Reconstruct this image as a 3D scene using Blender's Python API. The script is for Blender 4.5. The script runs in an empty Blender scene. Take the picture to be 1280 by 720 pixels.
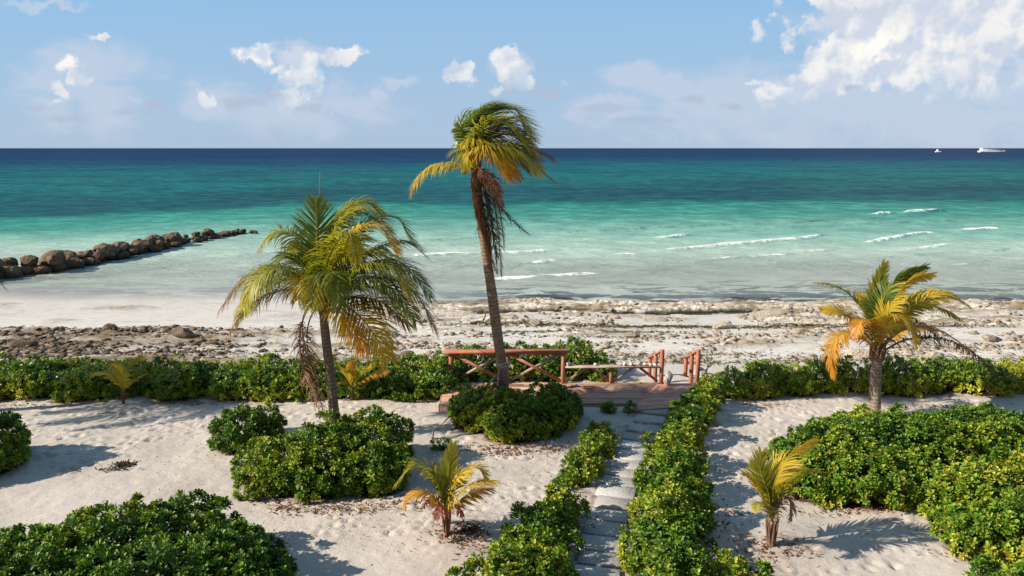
import bpy, math, random
import numpy as np
from mathutils import Vector
rng = np.random.default_rng(7); random.seed(7)
R = math.radians
scene = bpy.context.scene
# ------------------------------------------------------------------ camera, sky, sun, exposure
F = 914.0; PITCH = math.atan(175.0/F); CAMZ = 7.3
cam_d = bpy.data.cameras.new('camera'); cam = bpy.data.objects.new('camera', cam_d)
scene.collection.objects.link(cam); scene.camera = cam
cam.location = (0, 0, CAMZ); cam.rotation_euler = (math.pi/2-PITCH, 0, 0)
cam_d.sensor_width = 36; cam_d.lens = 36*F/1280; cam_d.clip_start = .1; cam_d.clip_end = 90000
SUN_EL = R(31); SUN_AZ = R(192)      # direction towards the sun, measured from +X anticlockwise
sd = Vector((math.cos(SUN_AZ)*math.cos(SUN_EL), math.sin(SUN_AZ)*math.cos(SUN_EL), math.sin(SUN_EL)))
sl = bpy.data.lights.new('sun', 'SUN'); sl.energy = 5.0; sl.angle = R(.5); sl.color = (1, .91, .78)
so = bpy.data.objects.new('sun', sl); scene.collection.objects.link(so)
so.rotation_euler = sd.to_track_quat('Z', 'Y').to_euler()
scene.view_settings.view_transform = 'Standard'; scene.view_settings.look = 'None'
scene.view_settings.gamma = 1; scene.view_settings.exposure = 0.63
cp, sp_ = math.cos(PITCH), math.sin(PITCH)
def ray(px, py):
    u = (px-640)/F; v = (360-py)/F
    return np.array([u, cp+v*sp_, -sp_+v*cp])
def pt(px, py, z=0.0):                 # point of the ground (height z) seen at that place of the photo
    d = ray(px, py); k = (z-CAMZ)/d[2]; return np.array([d[0]*k, d[1]*k, z])
def py_(px, py, Y):                    # point at distance Y
    d = ray(px, py); k = Y/d[1]; return np.array([d[0]*k, Y, CAMZ+d[2]*k])

class NT:
    def __init__(s, nt): s.nt = nt; s.N = nt.nodes; s.L = nt.links
    def n(s, t, **kw):
        x = s.N.new(t)
        for k, v in kw.items(): setattr(x, k, v)
        return x
    def put(s, sock, v):
        if isinstance(v, bpy.types.NodeSocket): s.L.new(v, sock)
        elif v is not None:
            if sock.type == 'RGBA' and hasattr(v, '__len__') and len(v) == 3: v = (*v, 1)
            sock.default_value = v
    def m(s, op, a, b=None, c=None, clamp=False):
        x = s.n('ShaderNodeMath', operation=op); x.use_clamp = clamp
        s.put(x.inputs[0], a); s.put(x.inputs[1], b)
        if c is not None: s.put(x.inputs[2], c)
        return x.outputs[0]
    def vm(s, op, a, b=None):
        x = s.n('ShaderNodeVectorMath', operation=op); s.put(x.inputs[0], a)
        if b is not None: s.put(x.inputs[3 if op == 'SCALE' else 1], b)
        return x.outputs[1] if op in ('LENGTH', 'DOT_PRODUCT') else x.outputs[0]
    def mix(s, f, a, b, blend='MIX'):
        x = s.n('ShaderNodeMix', data_type='RGBA', blend_type=blend)
        s.put(x.inputs[0], f); s.put(x.inputs[6], a); s.put(x.inputs[7], b); return x.outputs[2]
    def noise(s, vec, scale, detail=4, rough=.55, dist=0, out=0, dim='3D'):
        x = s.n('ShaderNodeTexNoise', noise_dimensions=dim); s.put(x.inputs['Vector'], vec)
        x.inputs['Scale'].default_value = scale; x.inputs['Detail'].default_value = detail
        x.inputs['Roughness'].default_value = rough; x.inputs['Distortion'].default_value = dist
        return x.outputs[out]
    def mr(s, v, a, b, c=0., d=1., smooth=False):
        x = s.n('ShaderNodeMapRange'); x.clamp = True
        if smooth: x.interpolation_type = 'SMOOTHSTEP'
        for i, q in enumerate((v, a, b, c, d)): s.put(x.inputs[i], q)
        return x.outputs[0]
    def ramp(s, f, stops, interp='LINEAR'):
        x = s.n('ShaderNodeValToRGB'); s.put(x.inputs[0], f); e = x.color_ramp.elements
        x.color_ramp.interpolation = interp
        while len(e) < len(stops): e.new(.5)
        for i, (p, c) in enumerate(stops):
            e[i].position = p; e[i].color = (*c, 1)
        return x.outputs[0]
    def scale(s, vec, xyz):
        x = s.n('ShaderNodeMapping'); s.put(x.inputs[0], vec); x.inputs['Scale'].default_value = xyz
        return x.outputs[0]

# world: Nishita sky and clouds laid out by direction
W = bpy.data.worlds.new('World'); scene.world = W; W.use_nodes = True
W.cycles.sampling_method = 'MANUAL'; W.cycles.sample_map_resolution = 256
g = NT(W.node_tree); g.N.clear()
sky = g.n('ShaderNodeTexSky', sky_type='NISHITA'); sky.sun_disc = False
sky.sun_elevation = SUN_EL; sky.sun_rotation = math.pi/2-SUN_AZ   # rotation is clockwise from +Y
sky.altitude = 0; sky.air_density = 1.0; sky.dust_density = .6; sky.ozone_density = 1.6
tc = g.n('ShaderNodeTexCoord'); sep = g.n('ShaderNodeSeparateXYZ'); g.L.new(tc.outputs['Generated'], sep.inputs[0])
yy = g.m('MAXIMUM', sep.outputs[1], .05)
U = g.m('DIVIDE', sep.outputs[0], yy); V = g.m('DIVIDE', sep.outputs[2], yy)
cmb = g.n('ShaderNodeCombineXYZ'); g.put(cmb.inputs[0], U); g.put(cmb.inputs[1], V); UV = cmb.outputs[0]
def suv(px, py): d = ray(px, py); return d[0]/d[1], d[2]/d[1]
K = 1/F
UV0 = UV; wn_ = g.noise(UV, 16, 4, .6, .0, 1, '2D'); UVw = g.vm('ADD', UV, g.vm('SCALE', g.vm('SUBTRACT', wn_, (.5,.5,.5)), .05))
sw_ = g.n('ShaderNodeSeparateXYZ'); g.L.new(UVw, sw_.inputs[0]); U, V0_, V = sw_.outputs[0], V, sw_.outputs[1]
nz1 = g.noise(UV, 30, 7, .53, .15, dim='2D'); 
def billow(vec, sc, det=2.):
    v_ = g.n('ShaderNodeTexVoronoi', feature='F1', voronoi_dimensions='2D'); g.L.new(vec, v_.inputs['Vector']); v_.inputs['Scale'].default_value = sc
    v_.inputs['Detail'].default_value = det; v_.inputs['Roughness'].default_value = .55; v_.normalize = True
    return g.m('SUBTRACT', 1., v_.outputs['Distance'])
nzB = billow(UVw, 26); nzL = billow(g.vm('ADD', UVw, (-.0035, .0045, 0)), 26); 
nz2 = g.noise(g.scale(UV, (1, 2.2, 1)), 9, 5, .6, .4, dim='2D')
offs = g.vm('ADD', UV, (-.010, .012, 0)); nzs = g.noise(UV, 24, 3, .45, dim='2D'); nzo = g.noise(offs, 24, 3, .45, dim='2D')
def blobs(lst, nz, k):
    cur = None
    for (px, py, a, b) in lst:
        u0, v0 = suv(px, py)
        du = g.m('MULTIPLY', g.m('SUBTRACT', U, u0), 1/(a*K)); dv = g.m('MULTIPLY', g.m('SUBTRACT', V, v0), 1/(b*K))
        d = g.m('SQRT', g.m('ADD', g.m('MULTIPLY', du, du), g.m('MULTIPLY', dv, dv)))
        m_ = g.m('SUBTRACT', 1., d)
        cur = m_ if cur is None else g.m('SMOOTH_MAX', cur, m_, .18)
    return g.m('ADD', g.m('MAXIMUM', cur, -1.), g.m('MULTIPLY', g.m('SUBTRACT', nz, .5), k))
front = g.mr(sep.outputs[1], .1, .3)
# soft veils
veil = blobs([(1060,135,380,75),(1220,70,240,140),(1120,50,150,95),(880,115,120,30),(800,95,60,22),(380,140,130,45),(110,110,110,60),(270,125,60,30),(760,135,80,20),(950,130,130,35),(500,105,40,8),(60,10,70,6),(1230,150,160,40),(370,68,75,14),(790,130,34,13),(702,110,14,10),(470,120,14,10),(258,127,22,14),(168,122,20,12),(850,100,60,10),(420,140,14,10),(100,90,34,30),(640,85,26,26)], nz2, 1.8)
veil_a = g.mr(veil, -.05, .75, 0, .62, True)
# bright towers
bright = blobs([(370,76,66,13),(320,68,30,14),(372,98,27,30),(362,118,20,20),(375,128,16,16),(425,70,40,9),
  (578,96,17,26),(572,80,10,9),(586,82,9,8),(632,70,18,18),(624,60,9,9),(640,84,19,25),(622,112,16,9),(648,104,16,16),
  (1195,0,220,95),(1110,26,115,66),(1070,66,85,50),(1180,60,110,55),(1050,-6,60,32),(1250,15,100,80),(1030,100,60,30),(985,112,45,14),(1135,92,56,34),(1215,75,85,50),(955,122,18,12),(935,108,14,5),
  (118,46,18,9),(90,84,20,12),(84,112,13,20),(104,98,17,11),(72,130,16,6),(258,125,13,13),(960,132,14,10)], g.m('SUBTRACT', g.m('ADD', g.m('MULTIPLY', nzB, .7), g.m('MULTIPLY', nz1, .7)), .38), 1.9)
br_a = g.mr(bright, -.02, g.mr(V0_, suv(900,150)[1], suv(900,40)[1], .60, .34), 0, 1, True)
V = V0_
soft_r = g.mr(V, suv(900,150)[1], suv(900,60)[1], .35, 1.0)
br_a = g.m('MULTIPLY', br_a, soft_r)
# small grey flat clouds
grey = blobs([(1063,110,14,7),(658,112,30,12),(690,118,14,8),(45,135,30,8),(80,148,36,8),(190,130,22,8),(310,128,26,9),(500,128,22,7),(760,135,36,7),(862,124,28,7),(920,134,16,6),(290,130,14,9),(385,135,14,8),(1258,86,16,6),(800,150,50,5),(150,140,30,6),(350,118,22,8),(555,142,14,8)], nz1, 2.0)
gr_a = g.mr(grey, -.1, .9, 0, .75, True)
shade = g.mr(g.m('ADD', g.m('SUBTRACT', nzB, nzL), g.m('MULTIPLY', g.m('SUBTRACT', nzs, nzo), 1.6)), -.22, .22, 0, 1)
ccol = g.mix(shade, (7.0, 7.7, 8.9), (11.2, 10.8, 10.2)); nS = g.noise(g.scale(UV, (1, 1.3, 1)), 7, 3, .5, dim='2D'); ccol = g.mix(g.m('MAXIMUM', g.mr(nS, .47, .66, 0, .5), g.mr(U, suv(1120,60)[0], suv(1290,60)[0], 0, .38)), ccol, (6.4, 7.1, 8.5))
skyc = g.mix(g.mr(V, 0., .26), (4.7, 6.3, 8.4), (2.9, 6.0, 9.4))
skyc = g.mix(.88, sky.outputs[0], skyc)
c1 = g.mix(g.m('MULTIPLY', veil_a, front), skyc, (6.6, 7.3, 8.7))
c2 = g.mix(g.m('MULTIPLY', br_a, front), c1, ccol)
c3 = g.mix(g.m('MULTIPLY', gr_a, front), c2, (4.9, 5.7, 7.2))
skym = g.mix(front, sky.outputs[0], c3)
bg = g.n('ShaderNodeBackground'); bg.inputs[1].default_value = .059; g.L.new(skym, bg.inputs[0])
wo = g.n('ShaderNodeOutputWorld'); g.L.new(bg.outputs[0], wo.inputs[0])

# ------------------------------------------------------------------ helpers
def tag(o, label=None, cat=None, group=None, kind=None):
    if label: o['label'] = label
    if cat: o['category'] = cat
    if group: o['group'] = group
    if kind: o['kind'] = kind
    return o
def link(o, parent=None):
    scene.collection.objects.link(o)
    if parent: o.parent = parent
    return o
def empty(name, loc=(0,0,0), rz=0):
    o = bpy.data.objects.new(name, None); o.location = loc; o.rotation_euler = (0,0,rz); o.empty_display_size = .2
    return link(o)
def mesh(name, V_, F_, mat, parent=None, cols=None, smooth=False, attrs=None, world=True):
    """V_ (n,3), F_ (m,k) int; coordinates are world ones, moved to the parent's frame"""
    V_ = np.asarray(V_, float).copy(); me = bpy.data.meshes.new(name)
    if parent is not None and world: V_ -= np.array(parent.location)
    F_ = np.asarray(F_, np.int32); m_, k = F_.shape
    me.vertices.add(len(V_)); me.vertices.foreach_set('co', V_.astype(np.float32).ravel())
    me.loops.add(m_*k); me.loops.foreach_set('vertex_index', F_.ravel())
    me.polygons.add(m_); me.polygons.foreach_set('loop_start', np.arange(0, m_*k, k, dtype=np.int32))
    me.polygons.foreach_set('loop_total', np.full(m_, k, np.int32))
    if smooth: me.polygons.foreach_set('use_smooth', np.ones(m_, bool))
    if cols is not None:
        a = me.color_attributes.new('Col', 'FLOAT_COLOR', 'POINT')
        c = np.ones((len(V_), 4), np.float32); c[:, :3] = cols; a.data.foreach_set('color', c.ravel())
    for kx, vx in (attrs or {}).items():
        a = me.attributes.new(kx, 'FLOAT', 'POINT'); a.data.foreach_set('value', np.asarray(vx, np.float32))
    me.update(calc_edges=True); me.validate()
    me.materials.append(mat); o = bpy.data.objects.new(name, me); return link(o, parent)
class MB:
    def __init__(s): s.v = []; s.f = []; s.c = []; s.n = 0
    def add(s, v, f, c=None):
        v = np.asarray(v, float); f = np.asarray(f); s.v.append(v)
        s.f.append(f+s.n); s.n += len(v); s.c.append(np.tile((1,1,1), (len(v),1)) if c is None else np.broadcast_to(c, (len(v),3)))
    def box(s, c, size, X=(1,0,0), Y=(0,1,0), bev=.008, col=None):
        """bevelled box about c with axes X,Y"""
        X = np.array(X, float); X /= np.linalg.norm(X); Y = np.array(Y, float); Y -= X*X.dot(Y); Y /= np.linalg.norm(Y); Z = np.cross(X, Y)
        h = np.array(size)/2; b = min(bev, *(h*.4)); P = []
        sg = [(-1,-1),(1,-1),(1,1),(-1,1)]
        for zz, ins in ((-h[2], b), (-h[2]+b, 0), (h[2]-b, 0), (h[2], b)):
            for (a, e) in sg: P.append(np.array(c)+X*a*(h[0]-ins)+Y*e*(h[1]-ins)+Z*zz)
        f = [(3,2,1,0), (12,13,14,15)]
        for r in range(3):
            for i in range(4): f.append((r*4+i, r*4+(i+1)%4, r*4+4+(i+1)%4, r*4+4+i))
        s.add(P, f, col)
    def beam(s, a, b, w, t, up=(0,0,1), bev=.008, col=None):
        a = np.array(a, float); b = np.array(b, float); d = b-a; L = np.linalg.norm(d); d /= L
        u = np.array(up, float)
        if abs(u.dot(d)) > .95: u = np.array((0,1,0.))
        y = np.cross(u, d); s.box((a+b)/2, (L, w, t), d, y, bev, col)
    def tube(s, P, rad, n=8, col=None, cap=True):
        P = np.asarray(P, float); k = len(P); rad = np.broadcast_to(rad, (k,))
        T = np.gradient(P, axis=0); T /= np.linalg.norm(T, axis=1)[:, None]+1e-9
        ref = np.array((0,0,1.)) if abs(T[0][2]) < .8 else np.array((0,1.,0))
        V_ = np.zeros((k, n, 3)); a = np.arange(n)*2*math.pi/n
        for i in range(k):
            A = np.cross(ref, T[i]); A /= np.linalg.norm(A)+1e-9; B = np.cross(T[i], A)
            V_[i] = P[i]+rad[i]*(np.cos(a)[:, None]*A+np.sin(a)[:, None]*B)
        f = [(i*n+j, i*n+(j+1)%n, (i+1)*n+(j+1)%n, (i+1)*n+j) for i in range(k-1) for j in range(n)]
        c = None
        if col is not None: c = np.repeat(np.broadcast_to(col, (k,3)), n, axis=0)
        V_ = V_.reshape(-1, 3)
        if cap and n % 2 == 0:
            for base in (0, (k-1)*n):
                for j in range(n//2-1): f.append((base+j, base+j+1, base+n-2-j, base+n-1-j))
        s.add(V_, f, c)
    def build(s, name, mat, parent=None, smooth=False, world=True, attrs=None):
        return mesh(name, np.concatenate(s.v), np.concatenate(s.f), mat, parent, np.concatenate(s.c), smooth, attrs, world)
def catmull(P, n):
    P = np.asarray(P, float); Q = np.vstack([2*P[0]-P[1], P, 2*P[-1]-P[-2]]); m_ = len(P)-1; out = []
    for t in np.linspace(0, m_, n):
        i = min(int(t), m_-1); u = t-i; a, b, c, d = Q[i:i+4]
        out.append(.5*((2*b)+(-a+c)*u+(2*a-5*b+4*c-d)*u*u+(-a+3*b-3*c+d)*u**3))
    return np.array(out)
def hsh(ix, iy, s):
    h = (ix.astype(np.int64)*374761393+iy.astype(np.int64)*668265263+s*1274126177) & 0xffffffff
    h = ((h ^ (h >> 13))*1274126177) & 0xffffffff
    return ((h ^ (h >> 16)) & 0xffff)/65535.
def vn(x, y, s=0):
    x = np.asarray(x, float); y = np.asarray(y, float); ix = np.floor(x); iy = np.floor(y); fx = x-ix; fy = y-iy
    fx = fx*fx*fx*(fx*(fx*6-15)+10); fy = fy*fy*fy*(fy*(fy*6-15)+10)
    a, b, c, d = hsh(ix,iy,s), hsh(ix+1,iy,s), hsh(ix,iy+1,s), hsh(ix+1,iy+1,s)
    return (a*(1-fx)+b*fx)*(1-fy)+(c*(1-fx)+d*fx)*fy
def fbm(x, y, s=0, o=4, g_=.5):
    r = 0; a = 1; t = 0
    for i in range(o):
        r = r+a*vn(x*2**i+i*17.3, y*2**i+i*9.1, s+i); t += a; a *= g_
    return r/t
def worley(x, y, s=0):
    ix = np.floor(x); iy = np.floor(y); best = np.full(np.shape(x), 9.); bh = np.zeros(np.shape(x)); sec = best.copy()
    for dx in (-1,0,1):
        for dy in (-1,0,1):
            jx = ix+dx; jy = iy+dy; cx = jx+hsh(jx,jy,s); cy = jy+hsh(jx,jy,s+5)
            d = (x-cx)**2+(y-cy)**2; c = d < best
            sec = np.where(c, best, np.minimum(sec, d)); bh = np.where(c, hsh(jx,jy,s+9), bh); best = np.where(c, d, best)
    return np.sqrt(best), np.sqrt(sec), bh
def ss(a, b, x): t = np.clip((x-a)/(b-a), 0, 1); return t*t*(3-2*t)

# ------------------------------------------------------------------ materials
def new_mat(name):
    m_ = bpy.data.materials.new(name); m_.use_nodes = True; g_ = NT(m_.node_tree); g_.N.clear()
    out = g_.n('ShaderNodeOutputMaterial'); b = g_.n('ShaderNodeBsdfPrincipled'); g_.L.new(b.outputs[0], out.inputs[0])
    g_.b = b; g_.out = out; return m_, g_
def P(b, **kw):
    for k, v in kw.items():
        s = b.inputs[k.replace('_', ' ')]
        if isinstance(v, (tuple, list)) and len(v) == 3 and s.type == 'RGBA': v = (*v, 1)
        s.default_value = v
def bump(g_, h, strength, dist=.02, nrm=None):
    x = g_.n('ShaderNodeBump'); x.inputs['Strength'].default_value = strength; x.inputs['Distance'].default_value = dist
    g_.put(x.inputs['Height'], h)
    if nrm is not None: g_.L.new(nrm, x.inputs['Normal'])
    return x.outputs[0]
def attr(g_, name, out=2):
    a = g_.n('ShaderNodeAttribute', attribute_name=name); return a.outputs[out]
def pos(g_): return g_.n('ShaderNodeNewGeometry').outputs['Position']
def obc(g_): return g_.n('ShaderNodeTexCoord').outputs['Object']

def leaf_mat(name, rough=.42, trans=.3, spec=.35):
    m_, g_ = new_mat(name); c = attr(g_, 'Col', 0)
    c = g_.mix(g_.mr(g_.noise(pos(g_), 30, 2), .3, .7, 0, .35), c, g_.mix(1., c, (.6,.6,.5), 'MULTIPLY'))
    g_.L.new(c, g_.b.inputs['Base Color']); P(g_.b, Roughness=rough, Specular_IOR_Level=spec)
    tr = g_.n('ShaderNodeBsdfTranslucent'); c2 = g_.mix(1., c, (1.5, 1.35, .5), 'MULTIPLY'); g_.L.new(c2, tr.inputs[0])
    mx = g_.n('ShaderNodeMixShader'); mx.inputs[0].default_value = trans
    g_.L.new(g_.b.outputs[0], mx.inputs[1]); g_.L.new(tr.outputs[0], mx.inputs[2]); g_.L.new(mx.outputs[0], g_.out.inputs[0])
    return m_
M_leaf = leaf_mat('shrub_leaf', .42, .15, .28); M_frond = leaf_mat('palm_leaf', .45, .40, .3)
M_dead = leaf_mat('dead_palm_leaf', .75, .08, .15); M_litter = leaf_mat('dry_leaf', .8, .05, .1)
def trunk_mat():
    m_, g_ = new_mat('palm_bark'); o = obc(g_); c = attr(g_, 'Col', 0)
    n = g_.noise(g_.scale(o, (1, 1, .35)), 22, 6, .65); n2 = g_.noise(o, 5, 3)
    c = g_.mix(g_.mr(n, .3, .7), g_.mix(1., c, (.42,.38,.34), 'MULTIPLY'), g_.mix(1., c, (1.25,1.2,1.12), 'MULTIPLY'))
    c = g_.mix(g_.mr(n2, .45, .7, 0, .5), c, (.19, .14, .10))
    g_.L.new(c, g_.b.inputs['Base Color']); P(g_.b, Roughness=.9, Specular_IOR_Level=.15)
    g_.L.new(bump(g_, n, .7, .02), g_.b.inputs['Normal']); return m_
M_bark = trunk_mat()
def wood_mat(name, c1, c2, wear, wearamt):
    m_, g_ = new_mat(name); o = pos(g_); c = attr(g_, 'Col', 0)
    n = g_.noise(o, 9, 5, .6); n2 = g_.noise(g_.scale(o, (1,1,1)), 60, 4, .6); n3 = g_.noise(o, 2.2, 4, .6)
    k = g_.mix(g_.mr(n, .3, .7), c1, c2); k = g_.mix(g_.mr(n3, .42, .62, 0, wearamt), k, wear)
    k = g_.mix(g_.mr(n2, .5, .75, 0, .4), k, g_.mix(1., k, (.5,.5,.5), 'MULTIPLY')); k = g_.mix(1., k, c, 'MULTIPLY')
    g_.L.new(k, g_.b.inputs['Base Color']); P(g_.b, Roughness=.75, Specular_IOR_Level=.25)
    g_.L.new(bump(g_, n2, .35, .006), g_.b.inputs['Normal']); return m_
M_red = wood_mat('red_stained_timber', (.44,.14,.075), (.34,.10,.055), (.48,.28,.19), .5)
M_pale = wood_mat('weathered_timber', (.42,.25,.17), (.34,.19,.12), (.46,.38,.32), .8)
M_deck = wood_mat('deck_boards', (.46,.265,.175), (.38,.20,.125), (.47,.37,.31), .55)
def stone_mat(name, c1, c2, dark, sc=2., db=.6, rough=.9, wet=False):
    m_, g_ = new_mat(name); o = obc(g_); r_ = g_.n('ShaderNodeObjectInfo').outputs['Random']
    off = g_.vm('ADD', o, g_.vm('SCALE', (13.1, 7.7, 3.3), r_))
    n = g_.noise(off, sc, 8, .65); n2 = g_.noise(off, sc*7, 5, .7); vo = g_.n('ShaderNodeTexVoronoi'); g_.L.new(off, vo.inputs[0]); vo.inputs['Scale'].default_value = sc*5
    k = g_.mix(g_.mr(n, .35, .65), c1, c2); k = g_.mix(g_.mr(n2, .5, .72, 0, .75), k, dark)
    k = g_.mix(g_.mr(r_, 0, 1, 0, .5), k, g_.mix(1., k, (.45,.42,.40), 'MULTIPLY'))
    if wet:
        z = g_.n('ShaderNodeSeparateXYZ'); g_.L.new(pos(g_), z.inputs[0])
        k = g_.mix(g_.mr(g_.m('ADD', z.outputs[2], g_.m('MULTIPLY', n, .6)), -.95, -.45, .85, 0), k, (.035,.028,.02))
    g_.L.new(k, g_.b.inputs['Base Color']); P(g_.b, Roughness=rough, Specular_IOR_Level=.25)
    h = g_.m('ADD', g_.m('MULTIPLY', n, .7), g_.m('ADD', g_.m('MULTIPLY', n2, .5), g_.m('MULTIPLY', vo.outputs[0], .3)))
    g_.L.new(bump(g_, h, db, .12), g_.b.inputs['Normal']); return m_
M_boulder = stone_mat('jetty_stone', (.29,.20,.125), (.13,.085,.055), (.035,.026,.02), 1.3, 1.3, wet=True)
M_lime = stone_mat('pale_limestone', (.58,.51,.41), (.46,.37,.27), (.14,.10,.07), 2.2, .9)
M_rub = stone_mat('beach_rubble', (.56,.49,.40), (.40,.31,.22), (.10,.07,.045), 2.5, .7)
M_white = stone_mat('bleached_stone', (.72,.69,.64), (.58,.54,.48), (.35,.31,.27), 4, .5)
M_slab = stone_mat('concrete_slab', (.55,.525,.49), (.44,.42,.385), (.28,.25,.22), 3, .25)
def plain(name, col, rough=.6, var=.25, sc=12, metal=0):
    m_, g_ = new_mat(name); o = obc(g_); n = g_.noise(o, sc, 4)
    k = g_.mix(g_.mr(n, .35, .65, 0, var), col, tuple(c*.45 for c in col)); g_.L.new(k, g_.b.inputs['Base Color'])
    P(g_.b, Roughness=rough, Metallic=metal); g_.L.new(bump(g_, n, .15, .01), g_.b.inputs['Normal']); return m_
M_rope = plain('pale_rope', (.50,.45,.37), .9); M_wire = plain('dark_rope', (.06,.055,.05), .8)
M_blue = plain('blue_rubber', (.03,.05,.13), .5); M_hull = plain('boat_white', (.8,.8,.79), .35, .1, .2); M_dk = plain('boat_dark', (.05,.06,.08), .3, .2, .2)
M_nut = plain('green_coconut', (.30,.30,.05), .4); M_fibre = plain('palm_fibre', (.20,.11,.065), .95, .7, 18); M_wood = plain('driftwood', (.20,.15,.11), .9, .6, 10)
M_branch = plain('shrub_branch', (.07,.05,.035), .9, .6, 15)

# ------------------------------------------------------------------ terrain
SEA = -1.3
def shore(x): return 43.5-3.2*ss(-12, -3, x)+.8*(fbm(x*.13, x*0+3, 3, 3)-.5)*3
mounds = [(*pt(160,503)[:2], 1.0, .16), (*pt(575,668)[:2], .9, .08), (*pt(985,675)[:2], .9, .10), (*pt(600,560)[:2], 1.2, .05)]
def base_h(x, y):
    ys = shore(x)
    z = -.55*ss(23.0, 27.5, y)-.68*np.clip((y-27)/(ys-27), 0, 1)**.9*(y > 27)-.07*np.clip(y-ys, 0, 60)
    z = z+.17*ss(17.2, 19.2, y)*(1-ss(19.9, 20.6, y))*ss(.7, 1.4, x)*(1-ss(5.2, 6.2, x))
    for (mx, my, r, h) in mounds: z = z+h*np.exp(-((x-mx)**2+(y-my)**2)/r**2)
    z = z+.10*(fbm(x*.35, y*.35, 11, 3)-.5)*(1-.6*ss(30, 40, y))
    return z
def rock_mask(x, y):
    n = fbm(x*.28, y*.5, 21, 5, .6)
    left = 1-ss(-11, -6.5, x)
    a = ss(24.4, 25.6, y)*(1-ss(31.8, 33.6, y))*left*.50
    b = ss(24.2, 25.6, y)*(1-ss(39.5, 41, y))*(1-left)*.40
    lo = ss(36.5, 38.0, y)*(1-ss(40, 41.5, y))*(1-left)*.35
    c = ss(33, 34, y)*(1-ss(39, 41, y))*left*.28
    m_ = a+b+c+lo
    return ss(.40, .62, m_*.75+n*.55-.08), n
def terr(x, y, full=True):
    z = base_h(x, y); rm, n = rock_mask(x, y)
    w1, w2, hh = worley(x*.42+n*3, y*1.15+n*3, 31)
    ledge = ss(.03, .16, w2-w1)*(.35+.65*hh)
    z = z+rm*(.10*ledge*(1-.7*(1-ss(-10,-6,x)))+.12*(fbm(x*2.6, y*4.6, 41, 5, .62)-.42)-.02)
    w1, w2, h2 = worley(x*2.7, y*3.6, 51); rr = ss(.45, .62, fbm(x*.5, y*.8, 61, 3))
    z = z+rm*rr*.13*(1-2*np.abs(fbm(x*2.2, y*3.8, 53, 4, .6)-.5))**3
    tp = np.exp(-((y-37.4-.25*np.sin(x*.6))/.55)**4)*ss(-3.5, -1, x)*(1-ss(12, 15, x)); z = z*(1-tp)+(SEA-.05)*tp     # tide pool behind the outer ledge
    tp2 = np.exp(-((y-36.2)/.5)**4)*ss(-9, -7, x)*(1-ss(-3.5, -2, x)); z = z*(1-tp2)+(SEA-.04)*tp2
    ol = np.exp(-((y-39.2-.3*np.sin(x*.35+1))/.7)**4)*ss(-3.5, -1, x); z = z+ol*.16*(.3+fbm(x*.9, y*2, 71, 4))
    ur = ss(39.5, 41, y)*(1-ss(46, 50, y))*ss(-3, 2, x); z = z+ur*.32*(fbm(x*.45, y*1.1, 81, 4, .6)-.42)
    return z, rm
def H(x, y): return float(terr(np.array([float(x)]), np.array([float(y)]))[0][0])
def axis(segs):
    out = [segs[0][0]]
    for (a, b, st) in segs: out += list(np.linspace(a, b, max(2, int((b-a)/st)+1))[1:])
    return np.array(out)
xs = axis([(-900,-200,100),(-200,-70,10),(-70,-36,1.0),(-36,-16,.14),(-16,16,.065),(16,34,.14),(34,70,1.),(70,200,10),(200,900,100)])
ys = axis([(-300,-20,40),(-20,4,2),(4,10,.3),(10,24.5,.055),(24.5,42,.075),(42,56,.3),(56,130,3)])
GX, GY = np.meshgrid(xs, ys); GZ, RM = terr(GX, GY)
# wind ripples and footprints trodden into the garden sand
gard = ss(4,9,GY)*(1-ss(23, 25, GY))
GZ += gard*(.030*(fbm(GX*1.7, GY*1.7, 91, 3)-.5)+.026*(fbm(GX*5, GY*5, 95, 3)-.5))
ix0 = np.searchsorted(xs, -16); ix1 = np.searchsorted(xs, 16)
for i in range(4200):
    x0 = rng.uniform(-15, 15); y0 = rng.uniform(10.5, 24); a = rng.uniform(0, math.pi); r1 = rng.uniform(.06,.14); r2 = r1*rng.uniform(.4,.7)
    if vn(x0*.35, y0*.35, 5) < .38: continue
    i0, i1 = np.searchsorted(xs, [x0-.32, x0+.32]); j0, j1 = np.searchsorted(ys, [y0-.32, y0+.32])
    sx = GX[j0:j1, i0:i1]-x0; sy = GY[j0:j1, i0:i1]-y0
    q = ((sx*math.cos(a)+sy*math.sin(a))/r1)**2+((-sx*math.sin(a)+sy*math.cos(a))/r2)**2
    GZ[j0:j1, i0:i1] += rng.uniform(.022,.062)*(-np.exp(-q)+.45*np.exp(-(np.sqrt(q)-1.5)**2*3))
nx, ny = len(xs), len(ys); idx = np.arange(nx*ny).reshape(ny, nx)
Fq = np.stack([idx[:-1,:-1], idx[:-1,1:], idx[1:,1:], idx[1:,:-1]], -1).reshape(-1, 4)
m_, q = new_mat('beach_sand'); p_ = pos(q); sxyz = q.n('ShaderNodeSeparateXYZ'); q.L.new(p_, sxyz.inputs[0]); zz_ = sxyz.outputs[2]
n0 = q.noise(p_, .6, 5, .6); n1 = q.noise(p_, 9, 6, .65); n2 = q.noise(p_, 70, 4, .7); n3 = q.noise(q.scale(p_, (.8, 2.2, 1)), 1.9, 8, .66)
sand = q.mix(q.mr(n0, .35, .65), (.57,.51,.445), (.49,.43,.37)); sand = q.mix(q.mr(n2, .42, .7, 0, .45), sand, (.31,.265,.22))
sand = q.mix(q.mr(n1, .56, .75, 0, .3), sand, (.36,.29,.23))
vf = q.n('ShaderNodeTexVoronoi'); q.L.new(p_, vf.inputs[0]); vf.inputs['Scale'].default_value = 14; vf.inputs['Randomness'].default_value = 1
sand = q.mix(q.mr(vf.outputs[0], .05, .16, .6, 0), sand, (.24,.18,.13))
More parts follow.
